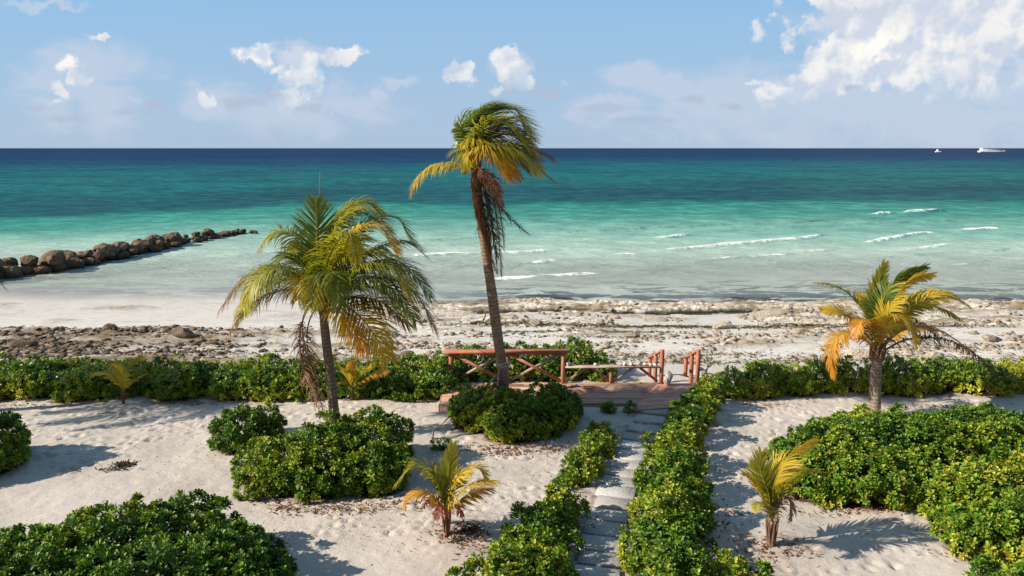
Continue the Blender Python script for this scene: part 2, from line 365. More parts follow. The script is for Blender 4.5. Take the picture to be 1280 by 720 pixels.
rockc = q.ramp(n3, [(.30,(.12,.085,.055)), (.39,(.34,.26,.18)), (.46,(.55,.48,.38)), (.6,(.68,.63,.55))])
rockc = q.mix(q.mr(n1, .50, .68, 0, .65), rockc, (.24,.17,.10))
leftr = q.mr(sxyz.outputs[0], -12., -7., .7, 0)
rockc = q.mix(leftr, rockc, q.mix(1., rockc, (.42,.38,.34), 'MULTIPLY'))  # left rock darkened so its colour carries the shading of rough surfaces
bsand = q.mix(q.mr(n3, .5, .64, 0, .45), (.62,.575,.52), (.40,.31,.21))
sand = q.mix(q.mr(sxyz.outputs[1], 24, 27), sand, bsand)
nL = q.noise(q.scale(p_, (.35, .9, 1)), 1, 6, .62); rockc = q.mix(q.mr(nL, .47, .57, 0, .85), rockc, (.21,.15,.09)); nK = q.noise(q.scale(p_, (1.2, 2.6, 1)), 2.4, 6, .7); rockc = q.mix(q.mr(nK, .56, .64, 0, .8), rockc, (.085,.06,.04)); bsd = q.mr(zz_, -1.12, -.70, 1, 0); sand = q.mix(q.m('MULTIPLY', bsd, q.mr(sxyz.outputs[1], 26, 29, 0, .55)), sand, q.mix(1., sand, (.72,.73,.75), 'MULTIPLY')); rf = attr(q, 'rock'); col = q.mix(rf, sand, rockc)
# wet sand and algae close to the water, seagrass and stones under it
zz = sxyz.outputs[2]; wetf = q.mr(q.m('ADD', zz, q.m('MULTIPLY', n3, .12)), -1.17, -1.03, 1, 0); wetf = q.m('MULTIPLY', wetf, q.mr(sxyz.outputs[1], 33, 35))
alg = q.noise(q.scale(p_, (.26, .62, 1)), 1.0, 8, .70, .6)
algx = q.mr(sxyz.outputs[0], -6, 0, .35, 1.)
under = q.mr(zz, -1.40, -1.30, 1, 0); col = q.mix(under, col, (.62,.60,.53)); col = q.mix(q.m('MULTIPLY', wetf, q.mr(under, 0, 1, .45, .0)), col, q.mix(1., col, (.62,.62,.60), 'MULTIPLY'))
col = q.mix(q.m('MULTIPLY', q.m('MULTIPLY', q.mr(q.m('ADD', alg, q.mr(sxyz.outputs[1], 41, 53, .075, -.045)), .50, .54), wetf), q.m('MULTIPLY', algx, q.mr(sxyz.outputs[1], 48, 54, .97, .2))), col, (.026,.024,.010))
dry = q.m('SUBTRACT', 1., wetf)
soil_shade = attr(q, 'soil_shade'); col = q.mix(q.m('MULTIPLY', soil_shade, q.mr(n1, .3, .6)), col, (.20,.135,.10)); col = q.mix(q.mr(soil_shade, 1.2, 1.9), col, (.075,.05,.035))  # second mix paints the shade under shrubs into the ground colour
q.L.new(col, q.b.inputs['Base Color']); q.L.new(q.mr(wetf, 0, 1, .95, .4), q.b.inputs['Roughness']); P(q.b, Specular_IOR_Level=.2)
hh_ = q.m('ADD', q.m('MULTIPLY', n2, .3), q.m('ADD', q.m('MULTIPLY', n1, .8), q.m('MULTIPLY', n3, 1.2)))
q.L.new(bump(q, hh_, .55, .045), q.b.inputs['Normal']); M_sand = m_

# ------------------------------------------------------------------ shrubs
soil_shade_spots = []
def leaf_template(hi):
    T = [(0,.16,0),(.45,.75,.0),(.8,1.,-.02),(1.,.45,-.10)] if hi else [(0,.3,0),(.6,1.,0),(1.,.5,-.08)]
    V_ = []
    for (t, w, z) in T:
        for c in (-1, 0, 1): V_.append((c*w*.5, t, z+(.10*abs(c)*w if hi else 0)))
    f = [(r*3+c, r*3+c+1, r*3+c+4, r*3+c+3) for r in range(len(T)-1) for c in (0, 1)]
    return np.array(V_), np.array(f)
def rosettes(P_, A_, nl, L, wd, hi, tint, rg):
    """leaf whorls at points P_ about axes A_; returns verts, faces, cols"""
    TV, TF = leaf_template(hi); n = len(P_); N = n*nl
    Pq = np.repeat(P_, nl, 0); Aq = np.repeat(A_, nl, 0); k = np.tile(np.arange(nl), n)
    phi = k*2.39996+np.repeat(rg.uniform(0, 6.28, n), nl)+rg.normal(0, .15, N)
    lvl = k/(nl-1); tilt = R(12)+lvl*R(80)+rg.normal(0, .12, N)      # inner leaves upright, outer ones spread
    ref = np.where(np.abs(Aq[:, 2:3]) < .9, np.array([[0,0,1.]]), np.array([[1.,0,0]]))
    B = np.cross(ref, Aq); B /= np.linalg.norm(B, axis=1)[:, None]; C = np.cross(Aq, B)
    rad = np.cos(phi)[:, None]*B+np.sin(phi)[:, None]*C
    D = np.cos(tilt)[:, None]*Aq+np.sin(tilt)[:, None]*rad; Nn = np.cos(tilt)[:, None]*rad*-1+np.sin(tilt)[:, None]*Aq
    S = np.cross(D, Nn)
    ln = L*(.55+.45*np.sin(math.pi*(.15+.7*lvl)))*rg.uniform(.8, 1.2, N)*np.repeat(rg.uniform(.8,1.2,n), nl)
    w = ln*wd*rg.uniform(.85, 1.15, N)
    org = Pq-Aq*(lvl*.05)[:, None]
    V_ = org[:, None, :]+TV[None, :, 0:1]*w[:, None, None]*S[:, None, :]+TV[None, :, 1:2]*ln[:, None, None]*D[:, None, :]+TV[None, :, 2:3]*ln[:, None, None]*Nn[:, None, :]
    Fc = (TF[None]+(np.arange(N)*len(TV))[:, None, None]).reshape(-1, 4)
    yel = np.clip(np.repeat(tint, nl)+rg.normal(0, .13, N)+.20*(1-lvl), 0, 1)
    g0 = np.array((.018,.062,.010)); g1 = np.array((.125,.245,.018)); g2 = np.array((.44,.43,.04))
    c = np.where(yel[:, None] < .6, g0+(g1-g0)*(yel[:, None]/.6), g1+(g2-g1)*((yel[:, None]-.6)/.4))
    br = rg.random(N) < .012; c[br] = (.22,.11,.04)
    cols = np.repeat(c, len(TV), 0)*rg.uniform(.85,1.12,(N,1)).repeat(len(TV),0)
    return V_.reshape(-1, 3), Fc, cols
def shrub(name, label, cat, lobes, group=None, sp=.142, L=.104, nl=13, hi=True, yellow=.0, seed=1, wd=.42, ground=True, grnd_y=.35):
    """lobes: (x, y, rx, ry, h) half-ellipsoids standing on the sand"""
    rg = np.random.default_rng(seed); lb = np.array(lobes, float)
    cx, cy = lb[:, 0].mean(), lb[:, 1].mean(); root = empty(name, (cx, cy, H(cx, cy)-.02)); tag(root, label, cat, group)
    zc = .28; tr_ = .185
    allp, alln, alla = [], [], []
    for layer, (shr, spc) in enumerate(((.94, .33), (.78, sp*.92), (.60, sp*1.4))):
        for i, (x, y, rx, ry, h) in enumerate(lb):
            z0 = H(x, y); rz = h*(1-zc)
            A = 2*math.pi*((rx*ry)**1.6+2*((rx+ry)/2*rz)**1.6)/3
            A = 2*math.pi*(((rx*ry)**1.6+(rx*rz)**1.6+(ry*rz)**1.6)/3)**(1/1.6)*1.35
            n = int(A*shr**2/(spc**2)*3.2)
            d = rg.normal(size=(n, 3)); d /= np.linalg.norm(d, axis=1)[:, None]
            d = d[d[:, 2] > -.62]
            lump = (fbm(x*3+d[:,0]*rx*1.9+d[:,2]*1.3, y*3+d[:,1]*ry*1.9-d[:,2]*1.7, seed+i, 3)-.5)
            rr = shr*(1+lump*.34/max(.5,min(rx,ry))**.5)
            p = np.array((x, y, z0+h*zc))+d*np.array((rx, ry, rz))*rr[:, None]
            nn = d/np.array((rx, ry, rz)); nn /= np.linalg.norm(nn, axis=1)[:, None]
            p += nn*(rg.normal(0, .045, len(p))+(rg.random(len(p)) < .10)*rg.uniform(.04, .16, len(p))*(layer == 0))[:, None]
            ok = p[:, 2] > z0+.06
            for j, (x2, y2, rx2, ry2, h2) in enumerate(lb):
                if j == i: continue
                zz2 = H(x2, y2)+h2*zc
                qd = ((p[:,0]-x2)/rx2)**2+((p[:,1]-y2)/ry2)**2+((p[:,2]-zz2)/(h2*(1-zc)))**2
                ok &= qd > ((.90 if layer == 0 else .72)*shr)**2
            p = p[ok]; nn = nn[ok]
            # dart throwing
            keep = []; cell = {}
            for a in range(len(p)):
                ck = (int(p[a,0]//spc), int(p[a,1]//spc), int(p[a,2]//spc)); bad = False
                for dx in (-1,0,1):
                    for dy in (-1,0,1):
                        for dz in (-1,0,1):
                            for b in cell.get((ck[0]+dx, ck[1]+dy, ck[2]+dz), ()):
                                if ((p[a]-p[b])**2).sum() < (spc*.82)**2: bad = True; break
                            if bad: break
                        if bad: break
                    if bad: break
                if not bad: keep.append(a); cell.setdefault(ck, []).append(a)
            p = p[keep]; nn = nn[keep]
            if layer == 0:                 # each tuft is a small dome of whorls
                m_ = max(6, int(2*math.pi*tr_**2/(sp**2)*.95)); q = rg.normal(size=(len(p), m_, 3)); q /= np.linalg.norm(q, axis=2)[:, :, None]
                al = (q*nn[:, None, :]).sum(2, keepdims=True); q = q-np.minimum(al, 0)*2*nn[:, None, :]
                q = q+.25*nn[:, None, :]; q /= np.linalg.norm(q, axis=2)[:, :, None]
                sz_ = rg.uniform(.7, 1.2, (len(p), 1, 1)); p = (p[:, None, :]-nn[:, None, :]*tr_*.55+q*tr_*sz_).reshape(-1, 3); nn = q.reshape(-1, 3)
                k_ = p[:, 2] > z0+.04; p = p[k_]; nn = nn[k_]
            allp.append(p); alln.append(nn)
    p = np.concatenate(allp); nn = np.concatenate(alln)
    ax = nn*.75+np.array((0,0,.55))+rg.normal(0, .22, p.shape); ax /= np.linalg.norm(ax, axis=1)[:, None]
    gz = p[:, 2]-root.location.z
    tint = .385+.5*(vn(p[:,0]*1.1, p[:,1]*1.1+p[:,2], seed+3)-.5)+yellow+grnd_y*np.exp(-gz/.22)+rg.normal(0, .1, len(p))
    big = rg.random(len(p)) < .5; Vs = []; Fs = []; Cs = []; off = 0
    for sel, LL in ((big, L*1.08), (~big, L*.88)):
        v, f, c = rosettes(p[sel], ax[sel], nl, LL, wd, hi, tint[sel], rg)
        Vs.append(v); Fs.append(f+off); Cs.append(c); off += len(v)
    mesh('foliage', np.concatenate(Vs), np.concatenate(Fs), M_leaf, root, np.concatenate(Cs), True)
    b = MB()
    for (x, y, rx, ry, h) in lb:
        b = MB(); z0 = H(x, y)-.03
        for k in range(int(5+8*rx*ry)):
            a = rg.uniform(0, 6.28); r0 = rg.uniform(0, .35); e = rg.uniform(.25, .9)
            q0 = np.array((x+math.cos(a)*rx*r0, y+math.sin(a)*ry*r0, z0)); a2 = a+rg.normal(0,.4)
            q2 = np.array((x+math.cos(a2)*rx*e*.9, y+math.sin(a2)*ry*e*.9, z0+h*math.sqrt(max(.05,1-e*e))*.88)); q1 = (q0+q2)/2+rg.normal(0,.08,3)+np.array((0,0,-.05))
            b.tube(catmull([q0,q1,q2], 7), np.linspace(.022,.006,7), 6)
        soil_shade_spots.append((x, y, rx, ry)); b.build('branches', M_branch, root, True)
    return root
def lobe(px, py, rx, ry, h):           # centre of the lobe's foot seen at that place
    c = pt(px, py, .35*h); return (c[0], c[1], rx, ry, h)
G1 = 'glossy green shrubs in the garden sand'
shrub('shrub', 'huge glossy dark green shrub filling the lower left corner', 'shrub',
  [lobe(40,728,1.45,1.2,1.15), lobe(150,698,1.4,1.1,1.25), lobe(228,680,1.15,1.0,1.15), lobe(-40,738,1.5,1.2,1.1), lobe(283,715,.95,.95,1.1), lobe(200,745,1.3,1.1,1.2), lobe(90,770,1.6,1.2,1.1), lobe(300,740,.85,.8,1.0)], G1, sp=.13, L=.10, yellow=-.1, seed=2)
shrub('shrub', 'dark green shrub cut off by the left edge beside a wide shadow', 'shrub',
  [lobe(-20,560,.95,1.0,1.25), lobe(-75,555,1.3,1.1,1.9), lobe(-140,560,1.3,1.2,2.1)], G1, yellow=-.08, seed=3)
shrub('shrub', 'small round green shrub on the sand left of the bushy palm', 'shrub',
  [lobe(300,541,.72,.62,.95), lobe(330,535,.5,.5,.85)], G1, yellow=.02, seed=4)
shrub('shrub', 'large rounded green shrub at the foot of the bushy yellow green palm', 'shrub',
  [lobe(350,582,.95,.9,.95), lobe(410,570,1.0,1.0,1.2), lobe(465,560,.95,.9,1.25), lobe(400,592,.95,.7,.95), lobe(350,600,.55,.5,.6), lobe(470,592,.7,.6,.9)], G1, yellow=.05, seed=5)
shrub('shrub', 'dense green shrub in front of the deck at the foot of the tallest palm', 'shrub',
  [lobe(615,517,1.05,.75,1.0), lobe(668,520,1.0,.8,1.05), lobe(585,510,.6,.55,.75), lobe(640,535,.9,.5,.75), lobe(700,515,.6,.6,.85)], G1, yellow=.06, seed=6)
shrub('hedge', 'narrow upper stretch of low hedge along the left side of the slab path', 'hedge',
  [lobe(757,545,.32,.35,.5), lobe(748,558,.35,.35,.55), lobe(735,577,.38,.4,.55), lobe(722,594,.35,.35,.45)], 'hedges lining the slab path', yellow=.12, seed=7)
shrub('hedge', 'wide lower stretch of bright green hedge left of the slab path', 'hedge',
  [lobe(700,642,.46,.5,.75), lobe(680,667,.62,.55,.8), lobe(656,700,.68,.55,.8), lobe(635,725,.6,.5,.75), lobe(682,727,.5,.55,.75), lobe(620,750,.7,.5,.7)], 'hedges lining the slab path', yellow=.1, seed=8)
shrub('hedge', 'long bright green hedge running along the right side of the slab path', 'hedge',
  [lobe(884,503,.42,.45,.7), lobe(870,520,.48,.5,.75), lobe(854,542,.52,.55,.8), lobe(842,570,.62,.62,.9), lobe(840,605,.72,.65,.95), lobe(842,640,.74,.65,1.0), lobe(834,680,.74,.65,.92), lobe(836,725,.70,.65,.92), lobe(834,770,.75,.6,.85)], 'hedges lining the slab path', yellow=.10, seed=9)
shrub('shrub', 'broad green shrub in front of the thick trunked palm on the right', 'shrub',
  [lobe(1030,575,1.1,1.1,1.2), lobe(1090,560,1.3,1.2,1.25), lobe(1080,600,1.1,.8,1.0), lobe(1160,565,1.3,1.2,1.3), lobe(1230,560,1.3,1.3,1.35), lobe(1300,565,1.2,1.2,1.3), lobe(1010,600,.65,.6,.75), lobe(1140,600,.7,.6,.85), lobe(1160,545,1.2,.8,.95), lobe(1230,545,1.1,.8,.95)], G1, yellow=.0, seed=10)
shrub('shrub', 'yellow green shrub at the right edge below the broad dark shrub', 'shrub',
  [lobe(1215,630,.85,.75,1.05), lobe(1270,620,.95,.9,1.2), lobe(1235,670,.8,.6,.85), lobe(1300,670,.9,.8,1.1), lobe(1195,655,.4,.45,.6)], G1, yellow=.2, seed=11)
shrub('shrub', 'low tuft of green leaves at the bottom edge right of the path hedge', 'shrub', [lobe(915,727,.5,.45,.5), lobe(955,738,.4,.35,.4)], G1, yellow=.08, seed=12)
shrub('shrub', 'leafy shrub top showing in the lower right corner', 'shrub', [lobe(1240,745,.55,.45,.6), lobe(1285,740,.5,.45,.6)], G1, yellow=.1, seed=13)
shrub('shrub', 'small dark seedling shrub on the sand by the near edge of the deck', 'shrub', [lobe(762,518,.2,.16,.26), lobe(784,519,.14,.12,.18)], G1, sp=.1, L=.08, nl=9, yellow=-.1, seed=14)
shrub('shrub', 'tiny dark weed on the sand beside the rope stake', 'shrub', [lobe(553,559,.18,.14,.2)], G1, sp=.1, L=.07, nl=8, yellow=-.2, seed=15)
# hedges at the top of the beach
def hedge_row(px0, px1, pyf, n, hgt, ry=.8, jit=6, rs=1):
    rg = np.random.default_rng(rs); out = []
    for i in range(n):
        t = i/(n-1); px = px0+(px1-px0)*t; py = pyf(t)+rg.uniform(-jit, jit)*.4
        out.append(lobe(px, py, (px1-px0)/n*.0245*rg.uniform(.85,1.15), ry*rg.uniform(.85,1.15), hgt*rg.uniform(.88,1.12)))
    return out
HG = 'hedges at the top of the beach'
shrub('hedge', 'long dark green hedge behind the sand on the left side', 'hedge',
  hedge_row(-90, 375, lambda t: 482-2*t, 13, .78, .85, rs=1)+hedge_row(-90, 360, lambda t: 472-2*t, 10, .78, .75, rs=5), HG, sp=.155, L=.108, nl=11, hi=False, yellow=.10, seed=20, grnd_y=.5)
shrub('hedge', 'short dark green hedge between the bushy palm and the red railing', 'hedge',
  hedge_row(392, 552, lambda t: 480-1*t, 6, .8, .85, rs=2)+hedge_row(400, 552, lambda t: 471, 5, .78, .75, rs=6), HG, sp=.155, L=.108, nl=11, hi=False, yellow=-.04, seed=21)
shrub('shrub', 'low green shrub behind the high railing of the deck', 'shrub',
  [ (pt(590,470,0)[0], 22.7, .8,.8,1.05), (pt(570,470,0)[0]-.3, 22.4, .7,.7,.85), (pt(640,470,0)[0], 22.9, .9,.8,1.0), (pt(690,470,0)[0], 22.9, .9,.8,1.05)], HG, sp=.155, L=.108, nl=11, hi=False, yellow=.05, seed=22)
shrub('shrub', 'small bright green shrub behind the low rail at the corner of the high railing', 'shrub',
  [ (pt(722,470,0)[0], 23.0, .75,.7,1.2), (pt(748,470,0)[0], 22.7, .5,.55,.75)], HG, sp=.155, L=.108, nl=11, hi=False, yellow=.12, seed=23)
shrub('shrub', 'round yellow green shrub on the sand between the deck steps and the right palm', 'shrub',
  [lobe(912,483,.5,.6,.7), lobe(955,474,.7,.7,.9), lobe(998,482,.5,.5,.6), lobe(945,487,.6,.45,.5), lobe(985,472,.55,.55,.7)], HG, sp=.155, L=.108, nl=11, hi=False, yellow=.24, seed=24, grnd_y=.5)
shrub('hedge', 'long yellow green hedge behind the thick trunked palm on the right', 'hedge',
  hedge_row(1030, 1420, lambda t: 474+1*t, 13, .82, .72, rs=3), HG, sp=.155, L=.108, nl=11, hi=False, yellow=.22, seed=25, grnd_y=.6)

# soil attribute: brown earth and litter, with shade painted dark under the shrubs, then the terrain mesh
soil_shade = np.zeros_like(GX)
for (x, y, rx, ry) in soil_shade_spots: soil_shade = np.maximum(soil_shade, 1-ss(.75, 1.18, np.sqrt(((GX-x)/rx)**2+((GY-y)/ry)**2)))
for (px, py, r, a) in ((575,668,.55,.9),(985,680,.5,.8),(950,695,.9,.6),(160,503,.8,.35),(590,690,.5,.4)):
    c = pt(px, py); soil_shade = np.maximum(soil_shade, a*np.exp(-((GX-c[0])**2+(GY-c[1])**2)/r**2))
for (a_, b_) in ((815,520),(802,545),(793,565),(785,585),(777,605),(770,620),(762,642),(757,660),(752,682),(747,705)):
    c = pt(a_, b_); soil_shade = np.maximum(soil_shade, .95*np.exp(-(((GX-c[0])/.75)**2+((GY-c[1])/.6)**2)**2))
soil_shade *= np.clip(.35+1.1*fbm(GX*3, GY*3, 77, 3), 0, 1)
for (x, y, rx, ry) in soil_shade_spots: soil_shade = np.maximum(soil_shade, 2.2*(1-ss(.70, .95, np.sqrt(((GX-x)/rx)**2+((GY-y)/ry)**2))))  # near-black beneath the leaves stands in for shade in the gaps
sand_o = mesh('sandy_ground', np.stack([GX, GY, GZ], -1).reshape(-1, 3), Fq, M_sand, None, None, True, {'rock': RM.ravel(), 'soil_shade': soil_shade.ravel()})
tag(sand_o, kind='structure')

# ------------------------------------------------------------------ sea
wx = axis([(-30000,-3000,9000),(-3000,-300,450),(-300,-95,20),(-95,95,.45),(95,300,20),(300,3000,450),(3000,30000,9000)])
wy = axis([(34.5,110,.2),(110,200,.9),(200,600,12),(600,3000,150),(3000,30000,5000)])
WX, WY = np.meshgrid(wx, wy)
near = (1-ss(80, 200, WY))
sw = 43.+0*WX
WZ = SEA+near*ss(41, 60, WY)*(.07*(fbm(WX*.08+WY*.05, WY*.33, 201, 3)-.5)*2+.05*(fbm(WX*.5, WY*1.1, 203, 3)-.5))
waves = [ # photo polyline, ridge height, foam
 ([(832,314),(880,310),(960,303),(1032,294)], .24, 1.), ([(822,297),(862,294)], .2, .9), ([(762,321),(800,319)], .15, .8),
 ([(1090,269),(1118,268)], .4, 1.), ([(1132,267),(1180,264)], .4, 1.), ([(1082,303),(1130,296),(1170,291)], .22, 1.), ([(1200,288),(1252,286)], .22, 1.),
 ([(1143,312),(1195,306)], .15, .8), ([(865,328),(960,321),(1045,312)], .12, .65), ([(510,321),(600,318),(690,314)], .2, .9), ([(640,330),(702,327)], .18, .95),
 ([(600,350),(700,346),(752,343)], .12, .9), ([(440,330),(520,336),(600,331)], .1, .35), ([(1100,346),(1120,343)], .08, .6), ([(1180,332),(1225,329)], .08, .6), ([(1262,323),(1290,324)], .1, .7),
 ([(170,350),(240,353),(300,350)], .06, .45), ([(40,358),(90,360)], .04, .3), ([(790,342),(860,340)], .08, .4), ([(1040,335),(1090,333)], .07, .4),
 ([(700,291),(800,286),(980,279),(1120,272)], .22, .05), ([(520,300),(650,298),(760,300)], .18, .08), ([(880,286),(1000,284),(1200,276)], .2, .05), ([(960,330),(1150,320),(1290,308)], .1, .12),
 ([(540,338),(640,339),(760,333)], .1, .1), ([(330,300),(470,304),(600,305)], .12, .0)]
FOAM = np.zeros_like(WX)
jx0, jx1 = np.searchsorted(wx, [-95, 95]); jy1 = np.searchsorted(wy, 190)
sx_, sy_ = WX[:jy1, jx0:jx1], WY[:jy1, jx0:jx1]
for wi, (pl, hgt, fo) in enumerate(waves):
    Q = catmull([pt(a, b, SEA) for a, b in pl], 24); xq, yq = Q[:, 0], Q[:, 1]; ordr = np.argsort(xq); xq, yq = xq[ordr], yq[ordr]
    yl = np.interp(sx_, xq, yq)+.9*(fbm(sx_*.25, sx_*0+wi, 300+wi, 3)-.5)*2
    e = ss(xq[0]-1.5, xq[0]+1.5, sx_)*(1-ss(xq[-1]-1.5, xq[-1]+1.5, sx_)); dy = sy_-yl
    WZ[:jy1, jx0:jx1] += hgt*e*np.where(dy < 0, np.exp(-(dy/.35)**2), np.exp(-(dy/1.1)**2))
    wv = .55+.45*fbm(sx_*.5, sx_*0+wi*3, 400+wi, 3)
    FOAM[:jy1, jx0:jx1] = np.maximum(FOAM[:jy1, jx0:jx1], e*fo*np.where(dy < 0, np.exp(-(dy/(.55*wv))**2), np.exp(-(dy/(.9*wv))**2)))
wn_x, wn_y = len(wx), len(wy); idx = np.arange(wn_x*wn_y).reshape(wn_y, wn_x)
Fw = np.stack([idx[:-1,:-1], idx[:-1,1:], idx[1:,1:], idx[1:,:-1]], -1).reshape(-1, 4)
m_, q = new_mat('sea_water'); p_ = pos(q); sx3 = q.n('ShaderNodeSeparateXYZ'); q.L.new(p_, sx3.inputs[0]); X3, Y3 = sx3.outputs[0], sx3.outputs[1]
nA = q.noise(q.scale(p_, (.006,.02,1)), 1, 5, .6, .5); nB = q.noise(q.scale(p_, (.05,.16,1)), 1, 5, .65, .3); nC = q.noise(q.scale(p_, (.30,.34,1)), 1, 5, .7); nD = q.noise(q.scale(p_, (.035,.045,1)), 1, 6, .72); nE = q.noise(q.scale(p_, (.006,.008,1)), 1, 5, .7)
ly = q.m('LOGARITHM', Y3, 10.)
skew = q.m('MULTIPLY', X3, .0006)      # the reef edge lies a little nearer on the left
lyn = q.m('ADD', ly, q.m('ADD', q.m('MULTIPLY', q.m('SUBTRACT', nA, .5), .16), q.m('MULTIPLY', q.m('SUBTRACT', nB, .5), .05)))
leftd = q.m('MULTIPLY', q.mr(X3, -62, -30, 1., 0), q.mr(Y3, 60, 78)); lyn = q.m('ADD', lyn, q.m('MULTIPLY', leftd, .12))
t_ = q.mr(lyn, 1.6, 3.6)
def lp(y): return (math.log10(y)-1.6)/2.0
stops = [(lp(41),(.54,.55,.48)), (lp(50),(.50,.55,.47)), (lp(60),(.40,.50,.42)), (lp(74),(.20,.39,.31)), (lp(90),(.060,.26,.205)), (lp(114),(.026,.215,.17)), (lp(122),(.006,.090,.10)), (lp(150),(.005,.078,.088)), (lp(230),(.005,.12,.125)), (lp(420),(.004,.10,.13)), (lp(560),(.003,.055,.12)), (lp(900),(.003,.034,.10)), (lp(3500),(.003,.028,.08))]
wc = q.ramp(t_, stops)
far_ = q.mr(Y3, 60, 125, .25, 1.)
wc = q.mix(q.m('MULTIPLY', q.mr(nC, .46, .60), q.m('MULTIPLY', far_, .75)), wc, q.mix(1., wc, (.45,.50,.52), 'MULTIPLY'))
wc = q.mix(q.m('MULTIPLY', q.mr(nC, .47, .36), q.m('MULTIPLY', far_, .5)), wc, q.mix(1., wc, (2.4,2.0,1.7), 'MULTIPLY'))
wc = q.mix(q.m('MULTIPLY', q.mr(nD, .47, .58), q.mr(Y3, 80, 140, .12, .7)), wc, q.mix(1., wc, (.45,.52,.58), 'MULTIPLY'))
wc = q.mix(q.m('MULTIPLY', q.mr(nE, .46, .58), q.mr(Y3, 150, 600, 0, .5)), wc, q.mix(1., wc, (.6,.62,.7), 'MULTIPLY'))
fo_ = attr(q, 'foam'); fn = q.noise(q.scale(p_, (1.0,2.2,1)), 1.3, 6, .7)
fn2 = q.noise(q.scale(p_, (.5,.5,1)), 1, 3, .6); fo_ = q.m('MULTIPLY', fo_, q.mr(fn2, .34, .54, .45, 1.)); ff = q.mr(q.m('ADD', fo_, q.m('MULTIPLY', q.m('SUBTRACT', fn, .5), 2.2)), .42, .78)
ff = q.m('MULTIPLY', ff, q.mr(fo_, .06, .2))
cap = q.m('MULTIPLY', q.mr(q.noise(q.scale(p_, (.16,.45,1)), 1, 3, .6), .765, .80, 0, .7), q.mr(Y3, 150, 300)); ff = q.m('MAXIMUM', ff, cap)
wc = q.mix(ff, wc, (.82,.83,.81)); q.L.new(wc, q.b.inputs['Base Color'])
P(q.b, IOR=1.333, Specular_IOR_Level=0); q.L.new(q.m('MAXIMUM', q.mr(ff, 0, 1, 0, .8), q.mr(Y3, 40, 400, .15, .45)), q.b.inputs['Roughness'])
rip = q.noise(q.scale(p_, (.9,2.3,1)), 1.6, 6, .65, .4); rip2 = q.noise(q.scale(p_, (.12,.3,1)), 1, 5, .65)
b1 = bump(q, rip, .35, .10); bb = bump(q, rip2, .8, 1.0, b1); q.L.new(bb, q.b.inputs['Normal']); gl = q.n('ShaderNodeBsdfGlossy'); gl.inputs['Roughness'].default_value = .22; q.L.new(bb, gl.inputs['Normal']); gm = q.n('ShaderNodeMixShader'); q.L.new(q.m('MULTIPLY', q.mr(Y3, 40, 300, .10, .085), q.m('SUBTRACT', 1., ff)), gm.inputs[0])
tr = q.n('ShaderNodeBsdfTransparent'); tr.inputs[0].default_value = (.90,.95,.93,1); mx = q.n('ShaderNodeMixShader')
op = q.m('MAXIMUM', q.mr(lyn, math.log10(43), math.log10(62), .08, 1.), ff); q.L.new(op, mx.inputs[0])
q.L.new(tr.outputs[0], mx.inputs[1]); q.L.new(q.b.outputs[0], mx.inputs[2]); q.L.new(mx.outputs[0], gm.inputs[1]); q.L.new(gl.outputs[0], gm.inputs[2]); q.L.new(gm.outputs[0], q.out.inputs[0]); M_sea = m_
sea = mesh('sea_water', np.stack([WX, WY, WZ], -1).reshape(-1, 3), Fw, M_sea, None, None, True, {'foam': FOAM.ravel()}); tag(sea, kind='structure')

# ------------------------------------------------------------------ stones
def ico(sub):
    bpy_v = []; t = (1+5**.5)/2
    v = [(-1,t,0),(1,t,0),(-1,-t,0),(1,-t,0),(0,-1,t),(0,1,t),(0,-1,-t),(0,1,-t),(t,0,-1),(t,0,1),(-t,0,-1),(-t,0,1)]
    v = [np.array(a)/np.linalg.norm(a) for a in v]
    f = [(0,11,5),(0,5,1),(0,1,7),(0,7,10),(0,10,11),(1,5,9),(5,11,4),(11,10,2),(10,7,6),(7,1,8),(3,9,4),(3,4,2),(3,2,6),(3,6,8),(3,8,9),(4,9,5),(2,4,11),(6,2,10),(8,6,7),(9,8,1)]
    for _ in range(sub):
        c = {}; nf = []
        def mid(a, b):
            k = (min(a,b), max(a,b))
            if k not in c: w = v[a]+v[b]; v.append(w/np.linalg.norm(w)); c[k] = len(v)-1
            return c[k]
        for a, b, d in f:
            x, y, z = mid(a,b), mid(b,d), mid(d,a); nf += [(a,x,z),(b,y,x),(d,z,y),(x,y,z)]
        f = nf
    return np.array(v), np.array(f)
IC = {k: ico(k) for k in (1, 2, 4)}
def n3(p, s, sc, o=4):
    return (fbm(p[:,0]*sc+p[:,2]*sc*.7, p[:,1]*sc-p[:,2]*sc*.6, s, o, .55)+fbm(p[:,2]*sc+5, p[:,0]*sc*.8-p[:,1]*sc*.5, s+7, o, .55))/2-.5
def rock_shape(seed, sub=4, cuts=9, rough=.25):
    rg = np.random.default_rng(seed); v, f = IC[sub]; v = v.copy()
    for _ in range(cuts):            # flattened facets
        d = rg.normal(size=3); d /= np.linalg.norm(d); o = rg.uniform(.62, .92); k = v@d; ex = np.clip(k-o, 0, None); v = v-ex[:, None]*d*.85
    v = v*(1+rough*n3(v, seed, 1.6)[:, None]*1.6+.10*n3(v, seed+3, 6)[:, None]); return v, f
def rock_obj(name, label, c, s, seed, mat=None, rz=0, group=None, cat='rock', sub=4, rough=.25):
    v, f = rock_shape(seed, sub, 9, rough); v = v*np.array(s); o = mesh(name, v, f, mat or M_lime, None, None, True)
    o.location = c; o.rotation_euler = (rng.uniform(-.2,.2), rng.uniform(-.2,.2), rz); return tag(o, label, cat, group)
